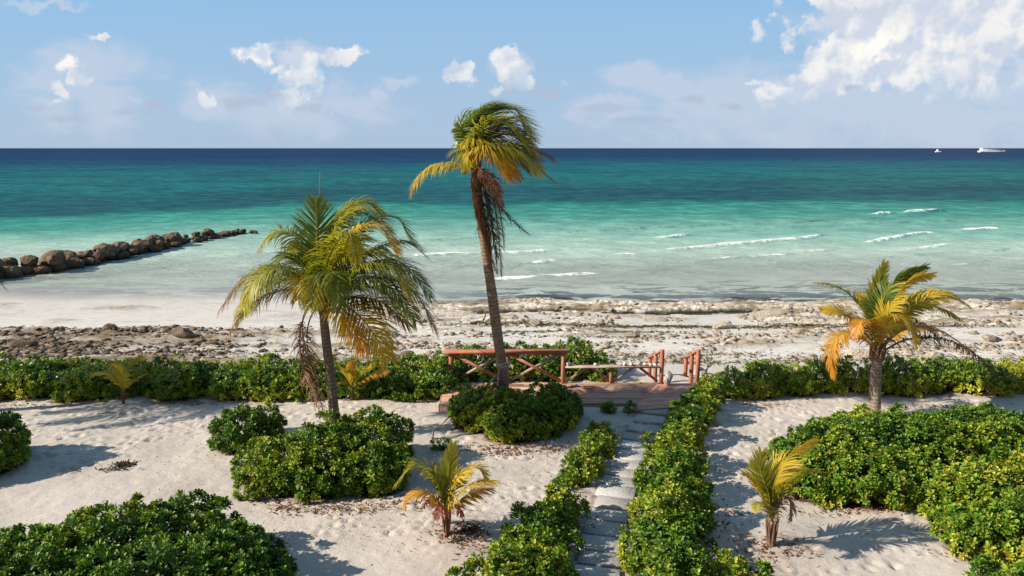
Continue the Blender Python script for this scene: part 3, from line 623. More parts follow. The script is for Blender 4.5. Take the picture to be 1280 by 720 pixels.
# jetty: boulders piled in a line into the sea
protos = []
for k in range(9):
    v, f = rock_shape(500+k, 4, 16, .38); me_o = mesh('jetty_boulder', v, f, M_boulder, None, None, True); protos.append(me_o)
JP = catmull([pt(a, b, SEA+.1) for a, b in ((-45,352),(0,345),(55,338),(100,329),(150,321),(200,309),(245,300),(285,293),(316,290))], 200)
seg = np.r_[0, np.cumsum(np.linalg.norm(np.diff(JP, axis=0), axis=1))]; LJ = seg[-1]
items = []; s = 0.; jr = np.random.default_rng(11)
while s < LJ:
    t = s/LJ; c = np.array([np.interp(s, seg, JP[:, i]) for i in range(3)])
    sz = (1.05-.42*t)*jr.uniform(.5, 1.35)
    rows = ((-.85, 0), (.45, 0), (-.3, .5), (.3, .55)) if t < .80 else (((-.6, 0), (.5, .0)) if t < .95 else ((0, 0),))
    for (ro, rh) in rows:
        if rh and jr.random() < (.3 if t < .6 else .55): continue
        szz = sz*jr.uniform(.7, 1.2)*(1.1 if ro < 0 and not rh else 1)
        items.append((t, ro, rh, c[0]+ro*.9+jr.normal(0,.4), c[1]-ro*1.35*(1 if not rh else 0)*-1+jr.normal(0,.5), SEA+.16+rh*sz*.95+(0 if not rh else .1), szz))
    s += sz*.6
used = set(); cnt = {}
for i, (t, ro, rh, x, y, z, sz) in enumerate(items):
    k = i % 9; o = protos[k] if k not in used else protos[k].copy()
    if k in used: link(o)
    used.add(k); o.location = (x, y, z); o.scale = (sz*.62*jr.uniform(.9,1.3), sz*.62, sz*.46*jr.uniform(.85,1.2)); o.rotation_euler = (jr.uniform(-.3,.3), jr.uniform(-.3,.3), jr.uniform(0,6.28))
    part = 'by the left edge' if t < .18 else ('in the nearer third' if t < .38 else ('at the middle' if t < .6 else ('in the farther third' if t < .84 else 'near the seaward tip')))
    row = 'on top of the pile' if rh else ('on the open sea side' if ro > 0 else 'on the beach side')
    size = 'large' if sz > 1.25 else ('medium' if sz > .95 else 'small')
    tag(o, f'{size} brown jetty boulder {row} {part} of the row', 'boulder', 'boulders of the jetty '+part+' '+row+' '+size)
# loose rubble of the upper beach: uncountable
def scatter(name, label, n, fn, smin, smax, mat, seed, flat=.55, sub=1):
    rg = np.random.default_rng(seed); v0, f0 = IC[sub]; Vs = []; Fs = []; off = 0; cnt_ = 0; tries = 0
    while cnt_ < n and tries < n*30:
        X = rg.uniform(-30, 30, 4000); Y = rg.uniform(9.5, 42, 4000); pr = fn(X, Y); ok = rg.random(4000) < pr; tries += 4000
        X = X[ok]; Y = Y[ok]; Z, _ = terr(X, Y)
        for x, y, z in zip(X, Y, Z):
            if cnt_ >= n: break
            s = smin+(smax-smin)*rg.random()**3; v = v0*(1+rg.normal(0, .24, (len(v0), 1)))*np.array((s*rg.uniform(.8,1.5), s*rg.uniform(.7,1.2), s*flat*rg.uniform(.6,1.3)))
            a = rg.uniform(0, 6.28); v = np.stack([v[:,0]*math.cos(a)-v[:,1]*math.sin(a), v[:,0]*math.sin(a)+v[:,1]*math.cos(a), v[:,2]], 1)
            Vs.append(v+np.array((x, y, z+s*.15))); Fs.append(f0+off); off += len(v); cnt_ += 1
    o = mesh(name, np.concatenate(Vs), np.concatenate(Fs), mat, None, None, False); return tag(o, label, name.replace('_', ' '), None, 'stuff')
def fl(X, Y):
    c = fbm(X*.45, Y*.8, 61, 3); return ss(25.4, 26.4, Y)*(1-ss(31.5, 33.2, Y))*(1-ss(-15, -8.5, X))*ss(.45, .58, c*.6+.4*fbm(X*1.3, Y*2.4, 63, 3))*.95
def fr(X, Y):
    c = fbm(X*.5, Y*.8, 61, 3); return ss(25, 26, Y)*(1-ss(37, 39, Y))*ss(-10, -6, X)*ss(.50, .64, c*.6+.4*fbm(X*1.3, Y*2.6, 64, 3))*(.9-.6*ss(29, 33, Y))
def fg(X, Y): return .5*(Y < 25)+.0*X
M_rubd = stone_mat('dark_rubble', (.25,.18,.12), (.12,.085,.058), (.04,.03,.022), 2.5, .7)  # brown stone, with shading of the rough rubble put into its dark tone
scatter('dark_rubble', 'dark brown loose rock rubble covering the beach behind the left hedge', 3000, fl, .02, .15, M_rubd, 1)
scatter('pale_rubble', 'tan broken limestone rubble strewn over the beach behind the deck', 5200, fr, .015, .15, M_rub, 2)
scatter('shell_grit', 'tiny stones and shell bits scattered on the garden sand', 1500, fg, .008, .022, M_white, 3)
def on(px, py, z=None):                # a point of the real ground seen at that place
    zz_ = 0
    for _ in range(8): c = pt(px, py, zz_); zz_ = H(c[0], c[1])
    return np.array((c[0], c[1], zz_))
big = [ # px,py,sx,sy,sz,material,label
 (647,451,.28,.22,.16,M_rub,'brown rock on the beach above the middle of the high railing'),
 (490,450,.42,.3,.26,M_rub,'large brown rock lying behind the short hedge under the bushy palm'),
 (508,447,.34,.26,.2,M_rubd,'dark rock just right of the large brown rock behind the short hedge'),
 (478,437,.30,.25,.15,M_rub,'tan rock seaward of the large brown rock behind the short hedge'),
 (670,405,.30,.2,.16,M_rub,'brown rock standing alone on the pale shelf behind the deck'),
 (137,414,.35,.25,.26,M_rubd,'dark rock standing up at the seaward edge of the left rubble'),
 (230,420,.55,.3,.26,M_rubd,'dark jagged rock outcrop at the right end of the left rubble'),
 (575,395,1.1,.4,.16,M_lime,'flat cream limestone slab by the water left of the tallest palm'),
 (820,401,.9,.4,.14,M_lime,'flat cream limestone slab in front of the tide pool'),
 (955,395,1.3,.6,.2,M_lime,'wide cream limestone slab near the water to the right of the deck'),
 (905,410,.6,.35,.2,M_lime,'cream limestone block with a shaded edge right of the deck'),
 (1000,417,.4,.25,.22,M_rub,'brown block under the broken edge of the wide limestone slab'),
 (1060,405,.5,.3,.22,M_lime,'pale rounded boulder behind the left fronds of the right palm'),
 (1186,395,.22,.2,.2,M_rub,'small tan rock alone on the flat wet sand at right'),
 (1075,449,.6,.3,.32,M_lime,'whitish boulder half hidden behind the right palm crown'),
 (1165,453,.6,.3,.34,M_lime,'grey white boulder rising behind the right hedge'),
 (888,483,.5,.3,.30,M_white,'bleached white rock beside the right corner of the deck'),
 (876,468,.22,.2,.22,M_white,'small bleached rock behind the right handrail post'),
 (700,515,.13,.1,.08,M_white,'white stone on the shaded sand below the deck'),
 (712,517,.10,.09,.06,M_white,'smaller white stone right of the first one below the deck'),
 (768,398,.3,.16,.14,M_rub,'small brown rock at the near rim of the tide pool'),
 (790,420,.5,.25,.14,M_rub,'flat brown rock on the beach behind the low rail'),
 (1240,425,.6,.3,.16,M_rub,'flat brown rock slab at the right edge of the beach'),
 (30,432,.5,.3,.22,M_rubd,'dark rock near the left edge of the rubble')]
for i, (a, b, s1, s2, s3, mt, lab) in enumerate(big):
    c = on(a, b); rock_obj('beach_rock', lab, (c[0], c[1], c[2]+s3*.25), (s1, s2, s3), 700+i, mt, rng.uniform(-.4,.4), 'rocks lying on the beach')
# stone bollard-like lump by the step
c = py_(835, 478, 21.15)
v, f = rock_shape(901, 4, 4, .2); v = v*np.array((.12,.12,.26)); v[:,0] += .03*np.sin(v[:,2]*14)
o = mesh('coral_stone', v, f, M_white, None, None, True); o.location = (c[0], 21.15, .25+.22); tag(o, 'upright whitish coral stone standing on the deck at the head of the steps', 'stone')

# driftwood
def stick(name, label, pts_, r, group=None, cat='driftwood'):
    b = MB(); b.tube(catmull(pts_, 14), np.linspace(r, r*.35, 14)*(1+.2*np.sin(np.arange(14)*2.1)), 8); o = b.build(name, M_wood, None, True); return tag(o, label, cat, group)
def dw(name, label, forks):
    root = empty(name, tuple(on(*forks[0][0][0][:2]))); tag(root, label, 'driftwood')
    b = MB()
    for (pl, r) in forks: b.tube(catmull([on(a, bb)+np.array((0,0,h)) for (a, bb, h) in pl], 12), np.linspace(r, r*.3, 12), 8)
    b.build('branch', M_wood, root, True); return root
dw('driftwood', 'dark forked driftwood snag on the shelf left of the tallest palm', [([(588,406,.05),(600,405,.1),(614,404,.08)], .07), ([(603,405,.08),(607,404,.35),(604,404,.55)], .05), ([(607,405,.08),(613,404,.2),(617,404,.25)], .04)])
dw('driftwood', 'bare bleached branch beside the right corner of the deck', [([(880,470,.05),(886,466,.3),(890,462,.6)], .035), ([(886,468,.25),(893,465,.35),(900,465,.2)], .025), ([(884,468,.2),(882,464,.5),(885,460,.75)], .02)])
dw('driftwood', 'curved dark stick on the wet beach right of the right palm', [([(1160,409,.04),(1166,412,.1),(1170,416,.05)], .04)])

# ------------------------------------------------------------------ leaf litter
def litter(name, label, spots, mat, seed, pal, sz=(.05,.10), up=.35):
    rg = np.random.default_rng(seed); TV, TF = leaf_template(False); Vs = []; Fs = []; Cs = []; off = 0
    for (px, py, rx, ry, n) in spots:
        c0 = pt(px, py); xx = c0[0]+rg.normal(0, rx*.55, n); yy_ = c0[1]+rg.normal(0, ry*.55, n); zz_a = terr(xx, yy_)[0]+rg.uniform(.012,.035,n)
        for k in range(n):
            x, y, z = xx[k], yy_[k], zz_a[k]
            a = rg.uniform(0, 6.28); s = rg.uniform(*sz); tl = rg.normal(0, up, 2)
            D = np.array((math.cos(a), math.sin(a), tl[0])); S = np.array((-math.sin(a), math.cos(a), tl[1])); D /= np.linalg.norm(D); S /= np.linalg.norm(S); N = np.cross(S, D)
            v = np.array((x,y,z))+TV[:,0:1]*S*s*.45+TV[:,1:2]*D*s+TV[:,2:3]*N*s+(TV[:,0:1]**2)*N*s*.8
            Vs.append(v); Fs.append(TF+off); off += len(v); Cs.append(np.tile(np.array(pal[rg.integers(len(pal))])*rg.uniform(.7,1.2), (len(v),1)))
    o = mesh(name, np.concatenate(Vs), np.concatenate(Fs), mat, None, np.concatenate(Cs), False); return tag(o, label, 'leaf litter', None, 'stuff')
brn = [(.26,.11,.06),(.18,.08,.045),(.32,.17,.09),(.12,.07,.045),(.36,.24,.13)]
litter('leaf_litter', 'reddish brown fallen leaves on the sand around the shrubs and small palms', [(365,635,.5,.3,130),(420,637,.9,.25,160),(500,632,.8,.3,120),(620,562,1.1,.35,190),(690,560,.7,.3,120),(640,568,.9,.2,120),(330,620,.3,.3,50),(575,672,.5,.3,160),(965,690,.7,.4,170),(905,650,.6,.6,80),(705,650,.3,.8,70),(715,600,.25,.5,60),(600,690,.5,.3,60),(230,505,1.2,.2,80),(30,507,1.,.2,60),(520,500,1.0,.2,60),(1180,508,1.5,.2,90),(960,506,1.,.2,70),(1060,640,1.,.2,80),(1180,620,.4,.5,50),(1200,690,.5,.3,60),(735,650,.15,1.2,50),(870,560,.3,.7,60)], M_litter, 5, brn)
dk = [(.035,.03,.022),(.06,.045,.03),(.09,.06,.04)]
litter('seaweed_heap', 'small dark heap of dried weed on the sand inside the wide left shadow', [(155,581,.20,.14,170),(140,588,.3,.1,50)], M_litter, 6, dk)
litter('seaweed_heap', 'dark dried weed and fibre on the sand right of the small palm in front', [(590,668,.24,.16,190),(575,680,.25,.1,60)], M_litter, 7, dk+brn[3:4])

litter('dried_seaweed', 'brown and olive dried weed strewn in lines over the rocky beach', [(100,398,3.0,.5,260),(190,388,2.2,.3,200),(60,420,4.0,.8,500),(250,425,3.,.6,420),(380,440,2.5,.7,300),(520,432,2.5,.8,300),(620,415,2.5,.7,260),(720,440,2.2,.7,420),(800,432,2.0,.6,420),(860,445,1.6,.5,300),(900,425,3.0,.6,320),(1000,440,3.0,.6,420),(1100,432,3.,.6,360),(1200,415,3.,.6,360),(1230,440,3.,.5,300),(760,400,4.,.3,300),(700,385,4.,.25,300),(880,384,5.,.25,360),(1050,388,5.,.3,300),(480,400,2.,.4,160)], M_litter, 8, [(.12,.085,.05),(.20,.14,.08),(.07,.055,.03),(.28,.21,.12),(.10,.09,.035)], (.06,.16), .12)
litter('olive_weed', 'dark olive weed washed up along the waterline and the rim of the tide pool', [(660,382,2.5,.3,420),(740,384,2.5,.3,520),(830,385,2.5,.3,520),(920,386,2.5,.3,420),(1000,385,2.5,.3,360),(1200,385,3.,.3,320),(600,384,2.,.3,240),(1100,386,3.,.3,300),(800,392,3.,.2,260),(670,393,2.,.2,200)], M_litter, 10, [(.07,.065,.02),(.11,.10,.035),(.05,.04,.02),(.16,.13,.05)], (.06,.16), .12)
litter('dry_twigs', 'thin dry sprigs and leaf scraps sprinkled over the garden sand', [(200,560,3.5,1.6,220),(420,660,2.6,1.2,160),(520,640,2.,1.,120),(620,640,1.5,1.2,130),(1080,660,2.2,1.,170),(930,600,.9,1.4,120),(900,540,.8,1.0,80),(250,640,2.,.9,100),(100,540,2.5,1.,120),(640,600,1.2,.8,80)], M_litter, 9, [(.16,.11,.07),(.10,.075,.05),(.30,.20,.12)], (.02,.055))

# ------------------------------------------------------------------ path and deck
DZ = .25; YB = 21.45; YF = 19.55
xl = py_(556, 480, YB)[0]+.03; sb = pt(821, 480, DZ); sf = pt(789, 513, DZ); rb = pt(874, 480, DZ); rf_ = pt(852, 508, DZ)
deck = empty('wooden_deck', (2.0, 20.5, 0)); tag(deck, 'low deck of weathered brown boards between the railing and the slab path', 'deck')
b = MB(); nb = 14; w = (YB-YF)/nb; dr = np.random.default_rng(3)
for i in range(nb):
    y0 = YF+i*w+w/2; k = (sb[1]-y0)/(sb[1]-sf[1]); x1 = sb[0]+(sf[0]-sb[0])*k+.01; cuts = [xl+(dr.uniform(-.02,.02) if i else 0), xl+1.9+1.2*((i*37) % 10)/10, x1]
    cuts = [cuts[0], cuts[1], x1] if x1-cuts[1] > .5 else [cuts[0], x1]
    for a, e in zip(cuts[:-1], cuts[1:]):
        cc = dr.uniform(.72, 1.18); b.box(((a+e)/2, y0, DZ-.018+dr.uniform(-.004,.003)), (e-a-.012, w-.012, .036), col=(cc, cc*dr.uniform(.93,1.05), cc*dr.uniform(.9,1.08)))
b.build('platform_boards', M_deck, deck)
b = MB(); nb = 17
for i in range(nb):                    # walkway boards, laid skew to the platform
    k = (i+.5)/nb; a = sb+(sf-sb)*k; e = rb+(rf_-rb)*k; a = a+np.array((.02,0,0)); wd_ = np.linalg.norm(sf-sb)/nb
    cc = dr.uniform(.78, 1.18); d = e-a
    b.box(tuple((a+e)/2+np.array((0,0,-.016+dr.uniform(-.003,.003)))), (np.linalg.norm(d), wd_-.012, .036), d, (0,1,0), col=(cc*1.08, cc*dr.uniform(.93,1.03), cc*.95))
b.build('walkway_boards', M_deck, deck)
b = MB()
b.box(((xl+sf[0])/2, YF-.022, .09), (sf[0]-xl, .036, .25)); b.box((xl-.022, (YF+YB)/2, .09), (.036, YB-YF, .25)); b.box(((xl+rb[0])/2, YB+.022, 0.0), (rb[0]-xl, .036, .42))
b.build('skirting_board', M_deck, deck)
b = MB()
for i in range(3):
    k = .35*(i+1); c0 = (sb+rb)/2; b.box((c0[0]-.05*i, YB+.16+.32*i, DZ-.17*(i+1)), (1.15, .29, .045), col=(.95,.9,.85))
b.build('step', M_deck, deck)
# high railing
def X_at(px, Y=YB-.06): return py_(px, 460, Y)[0]
YR = YB-.07; rail = empty('high_railing', (X_at(634), YR, DZ)); tag(rail, 'red brown timber railing with crossed braces along the left part of the deck', 'railing')
px_ = [X_at(564), X_at(634), X_at(704)]
for x in px_:
    b = MB(); b.box((x, YR, DZ+.49), (.13, .12, .98)); b.build('post', M_red, rail)
b = MB(); b.box(((X_at(555)+X_at(712))/2, YR-.01, DZ+1.01), (X_at(712)-X_at(555), .19, .085), (1,0,.006)); b.box(((px_[0]+px_[2])/2, YR+.06, DZ+.925), (px_[2]-px_[0]+.1, .035, .09)); b.build('top_rail', M_red, rail)
for i in (0, 1):
    a0, a1 = px_[i]+.06, px_[i+1]-.06
    b = MB(); b.beam((a0, YR-.015, DZ+.94), (a1, YR-.015, DZ+.06), .05, .085); b.build('brace', M_red, rail)
    b = MB(); b.beam((a0, YR+.04, DZ+.06), (a1, YR+.04, DZ+.94), .05, .085); tag(b.build('brace', M_pale, rail), 'pale weathered brace')
low = empty('low_rail', (X_at(764), YR, DZ)); tag(low, 'low red brown bench rail with short slanting braces between the high railing and the steps', 'railing')
x0, xm, x1 = px_[2]+.06, X_at(764), X_at(826)-.06
b = MB(); b.box(((x0+x1)/2, YR, DZ+.53), (x1-x0, .22, .05)); b.build('seat_board', M_pale, low)
b = MB(); b.box((xm, YR, DZ+.25), (.11, .11, .50)); b.build('post', M_red, low)
for (a, e, flip) in ((x0+.02, x0+.66, 0), (xm-.62, xm-.05, 1), (xm+.05, xm+.66, 0), (x1-.58, x1-.03, 1)):
    b = MB(); z0, z1 = (DZ+.04, DZ+.49) if not flip else (DZ+.49, DZ+.06); b.beam((a, YR, z0), (e, YR, z1), .05, .075); b.build('brace', M_pale if not flip else M_red, low)
def handrail(pxa, pxb, label):
    root = empty('stair_handrail', (X_at(pxa), YR, DZ)); tag(root, label, 'handrail', 'handrails of the beach steps')
    xa = X_at(pxa); xb = py_(pxb, 460, 22.8)[0]; top = [DZ+1.06, DZ+.70, DZ+.36]; ys_ = [YR, 22.1, 22.8]
    for i in range(3):
        x = xa+(xb-xa)*i/2; b = MB(); bot = DZ-.0 if i == 0 else -.45; b.box((x, ys_[i], (bot+top[i])/2), (.11, .10, top[i]-bot)); b.build('post', M_red, root)
    b = MB(); b.beam((xa-.0, ys_[0]-.02, top[0]-.02), (xb, ys_[2]+.05, top[2]+.01), .11, .06); b.build('rail', M_red, root)
handrail(827, 812, 'red handrail of the beach steps, the left one at the end of the low rail')
handrail(872, 857, 'red handrail of the beach steps, the right one at the outer corner')
# shells in a row on the low rail
for i, (p0, s) in enumerate(((744,.05),(776,.05),(781,.065),(789,.06),(794,.04),(799,.055),(806,.06),(813,.05),(818,.05),(710,.085))):
    c = (X_at(p0, YR), YR+rng.uniform(-.04,.04), DZ+.555+s*.55); lab = ['small white conch shell sitting alone midway on the low rail'] if i == 0 else (['tall pale conch shell on the low rail against the high railing post'] if i == 9 else ['white conch shell in the row of shells on the right half of the low rail'])
    v, f = IC[2]; v = v.copy(); th = np.arctan2(v[:,1], v[:,0]); tt = v[:,2]
    rad = (1-.45*np.abs(tt))*(1+.22*np.sin(3*th+tt*5)); v = np.stack([tt*1.5, v[:,0]*rad, v[:,1]*rad], 1)*s
    o = mesh('conch_shell', v, f, M_white, None, None, True); o.location = c; o.rotation_euler = (rng.uniform(0,3), .2 if i != 9 else -1.2, rng.uniform(0,3)); tag(o, lab[0], 'shell', 'shells on the low rail' if i in range(1, 9) else None)
# small things on the boards
c = py_(716, 482, 21.0); root = empty('flip_flops', (c[0], 21.0, DZ)); tag(root, 'dark blue flip flops left on the deck near the corner post', 'sandals')
for dx, a in ((-.07, .3), (.08, -.2)):
    aa = np.linspace(0, 2*math.pi, 20, endpoint=False); lx = np.cos(aa)*.13; lyv = np.sin(aa)*.05*(1+.25*np.cos(aa)); X_ = lx*math.cos(a)-lyv*math.sin(a)+c[0]+dx; Y_ = lx*math.sin(a)+lyv*math.cos(a)+21.0+dx*.6
    V_ = np.concatenate([np.stack([X_, Y_, np.full(20, DZ+.004)], 1), np.stack([X_, Y_, np.full(20, DZ+.032)], 1)]); Fs_ = [(i, (i+1) % 20, 20+(i+1) % 20, 20+i) for i in range(20)]+[(20+i, 20+i+1, 20+18-i, 20+19-i) for i in range(9)]
    s_ = mesh('sole', V_, Fs_, M_blue, root)
    b = MB(); cx_, cy_ = c[0]+dx, 21+dx*.6; b.tube(catmull([(cx_-.0, cy_-.05, DZ+.03), (cx_+.06, cy_, DZ+.08), (cx_+.0, cy_+.05, DZ+.03)], 9), .010, 6); b.build('strap', M_blue, root, True)
b = MB(); c = py_(736, 483, 20.9); aa = np.linspace(0, 2*math.pi*1.15, 40); b.tube(np.stack([c[0]+np.cos(aa)*.17, 20.9+np.sin(aa)*.12, DZ+.015+aa*.003], 1), .013, 6, cap=False)
tag(b.build('rope_loop', plain('red_brown_rope', (.20,.07,.04), .8), None, True), 'loop of dark red rope lying on the deck boards', 'rope')
for (a, e, lab) in ((754,477,'yellow fallen leaves on the deck at the foot of the short middle post'), (801,479,'yellow fallen leaves on the deck halfway along the right low rail')):
    c = pt(a, e, DZ); Vs = []; Fs_ = []; TV, TF = leaf_template(True)
    for k in range(9):
        an = rng.uniform(0, 6.28); s = rng.uniform(.07,.12); D = np.array((math.cos(an), math.sin(an), .35)); S = np.array((-math.sin(an), math.cos(an), .1)); N = np.cross(S, D)
        Vs.append(c+np.array((rng.normal(0,.05), rng.normal(0,.04), .012))+TV[:,0:1]*S*s*.5+TV[:,1:2]*D*s+TV[:,2:3]*N*s); Fs_.append(TF+k*len(TV))
    tag(mesh('fallen_leaves', np.concatenate(Vs), np.concatenate(Fs_), M_litter, None, np.tile((.45,.33,.05), (9*len(TV),1)), True), lab, 'leaves')
# slab path
path = empty('slab_path', tuple(pt(780, 600))); tag(path, 'path of pale rectangular concrete slabs leading from the deck between two hedges', 'path', None, 'structure')
PC = catmull([pt(818,515), pt(802,545), pt(785,585), pt(770,620), pt(757,660), pt(747,705), pt(738,760)], 200); sg_ = np.r_[0, np.cumsum(np.linalg.norm(np.diff(PC, axis=0), axis=1))]
s = .18; k = 0
while s < sg_[-1]-.4:
    Ls = dr.uniform(.46,.6); mid_ = s+Ls/2; c = np.array([np.interp(mid_, sg_, PC[:, i]) for i in range(3)]); c2 = np.array([np.interp(mid_+.2, sg_, PC[:, i]) for i in range(3)]); T = c2-c; T[2] = 0
    zt = .045
    b = MB(); a = math.atan2(T[1], T[0])+dr.normal(0, .03); b.box((c[0]+dr.normal(0,.025), c[1], H(c[0],c[1])+zt-.045+dr.uniform(-.012,.012)), (Ls-.06, .80+dr.uniform(-.05,.05), .10), (math.cos(a), math.sin(a), dr.normal(0,.012)), (-math.sin(a), math.cos(a), dr.normal(0,.012)), .012)
    b.build('paving_slab', M_slab, path); s += Ls; k += 1

# ------------------------------------------------------------------ palms
PAL = {'green': ((.06,.13,.018), (.17,.22,.028)), 'dark': ((.028,.07,.014), (.07,.10,.02)), 'ygreen': ((.16,.22,.022), (.42,.37,.035)), 'yellow': ((.46,.38,.03), (.62,.43,.045)),
       'orange': ((.50,.33,.035), (.62,.28,.04)), 'tipbrown': ((.16,.17,.025), (.24,.13,.05)), 'dead': ((.34,.17,.12), (.25,.14,.10)), 'red': ((.46,.13,.09), (.38,.16,.11)), 'grey': ((.22,.15,.11), (.13,.095,.075))}
def frond(parent, pts_, L, kind='green', S=None, droop=.9, wind=.25, gap=.032, w=.036, twist=0., t0=.14, fwd=.55, r0=.026, seed=0, mat=None, name='frond', lift=.1, ragged=0.):
    rg = np.random.default_rng(seed+1000); P_ = catmull(pts_, 36); d = np.diff(P_, axis=0); sl_ = np.r_[0, np.cumsum(np.linalg.norm(d, axis=1))]; tot = sl_[-1]
    ch = P_[-1]-P_[0]; chh = np.array((ch[0], ch[1], 0.)); 
    if S is None:
        S0 = np.cross(chh/(np.linalg.norm(chh)+1e-6), (0,0,1.)) if np.linalg.norm(chh) > .2 else np.array((1.,0,0))
    else: S0 = np.array(S, float)
    n = max(10, int(tot*(1-t0)/gap)); t = np.repeat(np.linspace(t0, .995, n), 2)+rg.normal(0, .003, 2*n); t = np.clip(t, 0, 1); side = np.tile((1., -1.), n)
    if ragged: ok = rg.random(2*n) > ragged; t = t[ok]; side = side[ok]
    jit = .3 if kind in ('dead','grey','red') else .11; N = len(t); B = np.stack([np.interp(t*tot, sl_, P_[:, i]) for i in range(3)], 1); B2 = np.stack([np.interp(np.clip(t+.02, 0, 1.0)*tot, sl_, P_[:, i]) for i in range(3)], 1); B0 = np.stack([np.interp(np.clip(t-.02, 0, 1.0)*tot, sl_, P_[:, i]) for i in range(3)], 1)
    T = B2-B0; T /= np.linalg.norm(T, axis=1)[:, None]+1e-9
    Sx = S0-T*(T@S0)[:, None]; Sx /= np.linalg.norm(Sx, axis=1)[:, None]+1e-9; Nn = np.cross(T, Sx); Nn *= np.where(Nn[:, 2:3] < 0, -1, 1) if S is None else 1
    ca, sa = math.cos(twist), math.sin(twist); Sx, Nn = Sx*ca+Nn*sa, Nn*ca-Sx*sa
    prof = np.interp(t, [0, t0, .35, .6, .85, 1.], [.3, .55, 1., .95, .62, .3]); ln = L*prof*rg.uniform(.85, 1.1, N)
    fw = fwd+1.0*np.clip(t-.6, 0, 1)*1.6
    D = Sx*side[:, None]*.85+T*fw[:, None]+Nn*lift+rg.normal(0, jit, (N, 3)); D /= np.linalg.norm(D, axis=1)[:, None]
    K_ = 5; Vv = np.zeros((N, K_+1, 2, 3)); p = B.copy(); dd = D.copy(); up = Nn.copy()
    wp = np.interp(np.linspace(0, 1, K_+1), [0, .15, .5, .85, 1], [.45, 1, .9, .45, .06])
    gv = np.array((wind, .0, -1.*droop)); lr = rg.uniform(.75, 1.25, N)
    for k in range(K_+1):
        Wv = np.cross(dd, up); Wv /= np.linalg.norm(Wv, axis=1)[:, None]+1e-9
        ww = w*wp[k]*.5*(.7+.3*prof)
        Vv[:, k, 0] = p-Wv*ww[:, None]; Vv[:, k, 1] = p+Wv*ww[:, None]
        if k < K_:
            p = p+dd*(ln/K_)[:, None]; dd = dd+gv*(.34*lr)[:, None]*(.5+.5*k/K_); dd /= np.linalg.norm(dd, axis=1)[:, None]; up = up-dd*(up*dd).sum(1)[:, None]; up /= np.linalg.norm(up, axis=1)[:, None]+1e-9
    V_ = Vv.reshape(-1, 3); base = (np.arange(N)*(K_+1)*2)[:, None]; Fc = np.concatenate([base+np.array([[k*2, k*2+1, k*2+3, k*2+2]]) for k in range(K_)], 0)
    c0, c1 = (np.array(x) for x in PAL[kind]); mixv = np.clip(t**1.4+rg.normal(0, .18, N), 0, 1)
    cc = c0+(c1-c0)*mixv[:, None]; tipc = np.array((.30,.17,.06)); cols = np.zeros((N, K_+1, 2, 3))
    dry = np.clip(rg.normal(.25, .35, N), 0, 1)
    for k in range(K_+1):
        f_ = np.clip((k/K_-.55)/.45, 0, 1)*dry*(0 if kind in ('dead','grey','red') else 1); cols[:, k] = (cc*(1-f_[:, None])+tipc*f_[:, None])[:, None, :]
    cols *= rg.uniform(.78, 1.18, (N,1,1,1))
    b = MB(); b.add(V_, Fc, cols.reshape(-1, 3))
    rc = {'dead':(.24,.13,.09),'grey':(.14,.10,.08),'red':(.42,.2,.13)}.get(kind, tuple((c0*.4+np.array((.36,.30,.05))*.6)))
    b.tube(P_, np.interp(np.linspace(0,1,36), [0,.08,1], [r0*1.5, r0, r0*.22]), 6, col=rc)
    return b.build(name, mat or (M_dead if kind in ('dead','grey') else M_frond), parent, True)
def trunk(parent, pts_, r0, r1, tint=(.30,.245,.20), flare=1.25):
    P_ = catmull(pts_, 8); L_ = np.linalg.norm(np.diff(P_, axis=0), axis=1).sum(); n = int(L_/.022); P_ = catmull(pts_, n); s_ = np.linspace(0, L_, n)
    r = np.interp(s_/L_, [0,.06,.3,1], [r0*flare, r0*1.05, r0*.95, r1]); ring = .09; ph = (s_/ring+.3*np.sin(s_*3)) % 1
    r = r*(1+.06*(1-ph)**3*1.2)*(1+.035*np.sin(s_*2.3+1)); g_ = np.where(ph < .22, .50, 1.)*(.88+.2*vn(s_*2, s_*0, 3)); b = MB()
    b.tube(P_, r, 18, col=np.array(tint)*g_[:, None]); return b.build('trunk', M_bark, parent, True)
def boots(parent, c, r, n=9, h=.35, up=(0,0,1.)):
    b = MB(); up = np.array(up)
    for i in range(n):
        a = i*2.4; d = np.array((math.cos(a), math.sin(a), 0)); z = h*(i/n-.5)
        b.tube(catmull([c+up*z-up*.12+d*r*.75, c+up*z+d*r*1.25, c+up*(z+.18)+d*r*1.35], 6), [.055,.06,.055,.045,.035,.02], 6)
    b.tube(catmull([c-up*(h*.7), c, c+up*h*.6, c+up*h*1.1], 8), [r*.9,r*1.1,r*1.15,r*1.1,r*.95,r*.75,r*.5,r*.2], 12); b.build('leaf_bases', M_fibre, parent, True)
def nuts(parent, spots, s=.10):
    for p in spots:
        v, f = IC[2]; v = v*np.array((s, s, s*1.25)); mesh('coconut', v+np.array(p), f, M_nut, parent, None, True)
def fr_px(Y0, lst): return [py_(a, b, Y0+dy) for (a, b, dy) in lst]
def palm(name, label, base, group=None): r = empty(name, tuple(base)); return tag(r, label, 'palm tree', group)
GP = 'coconut palms in the garden'
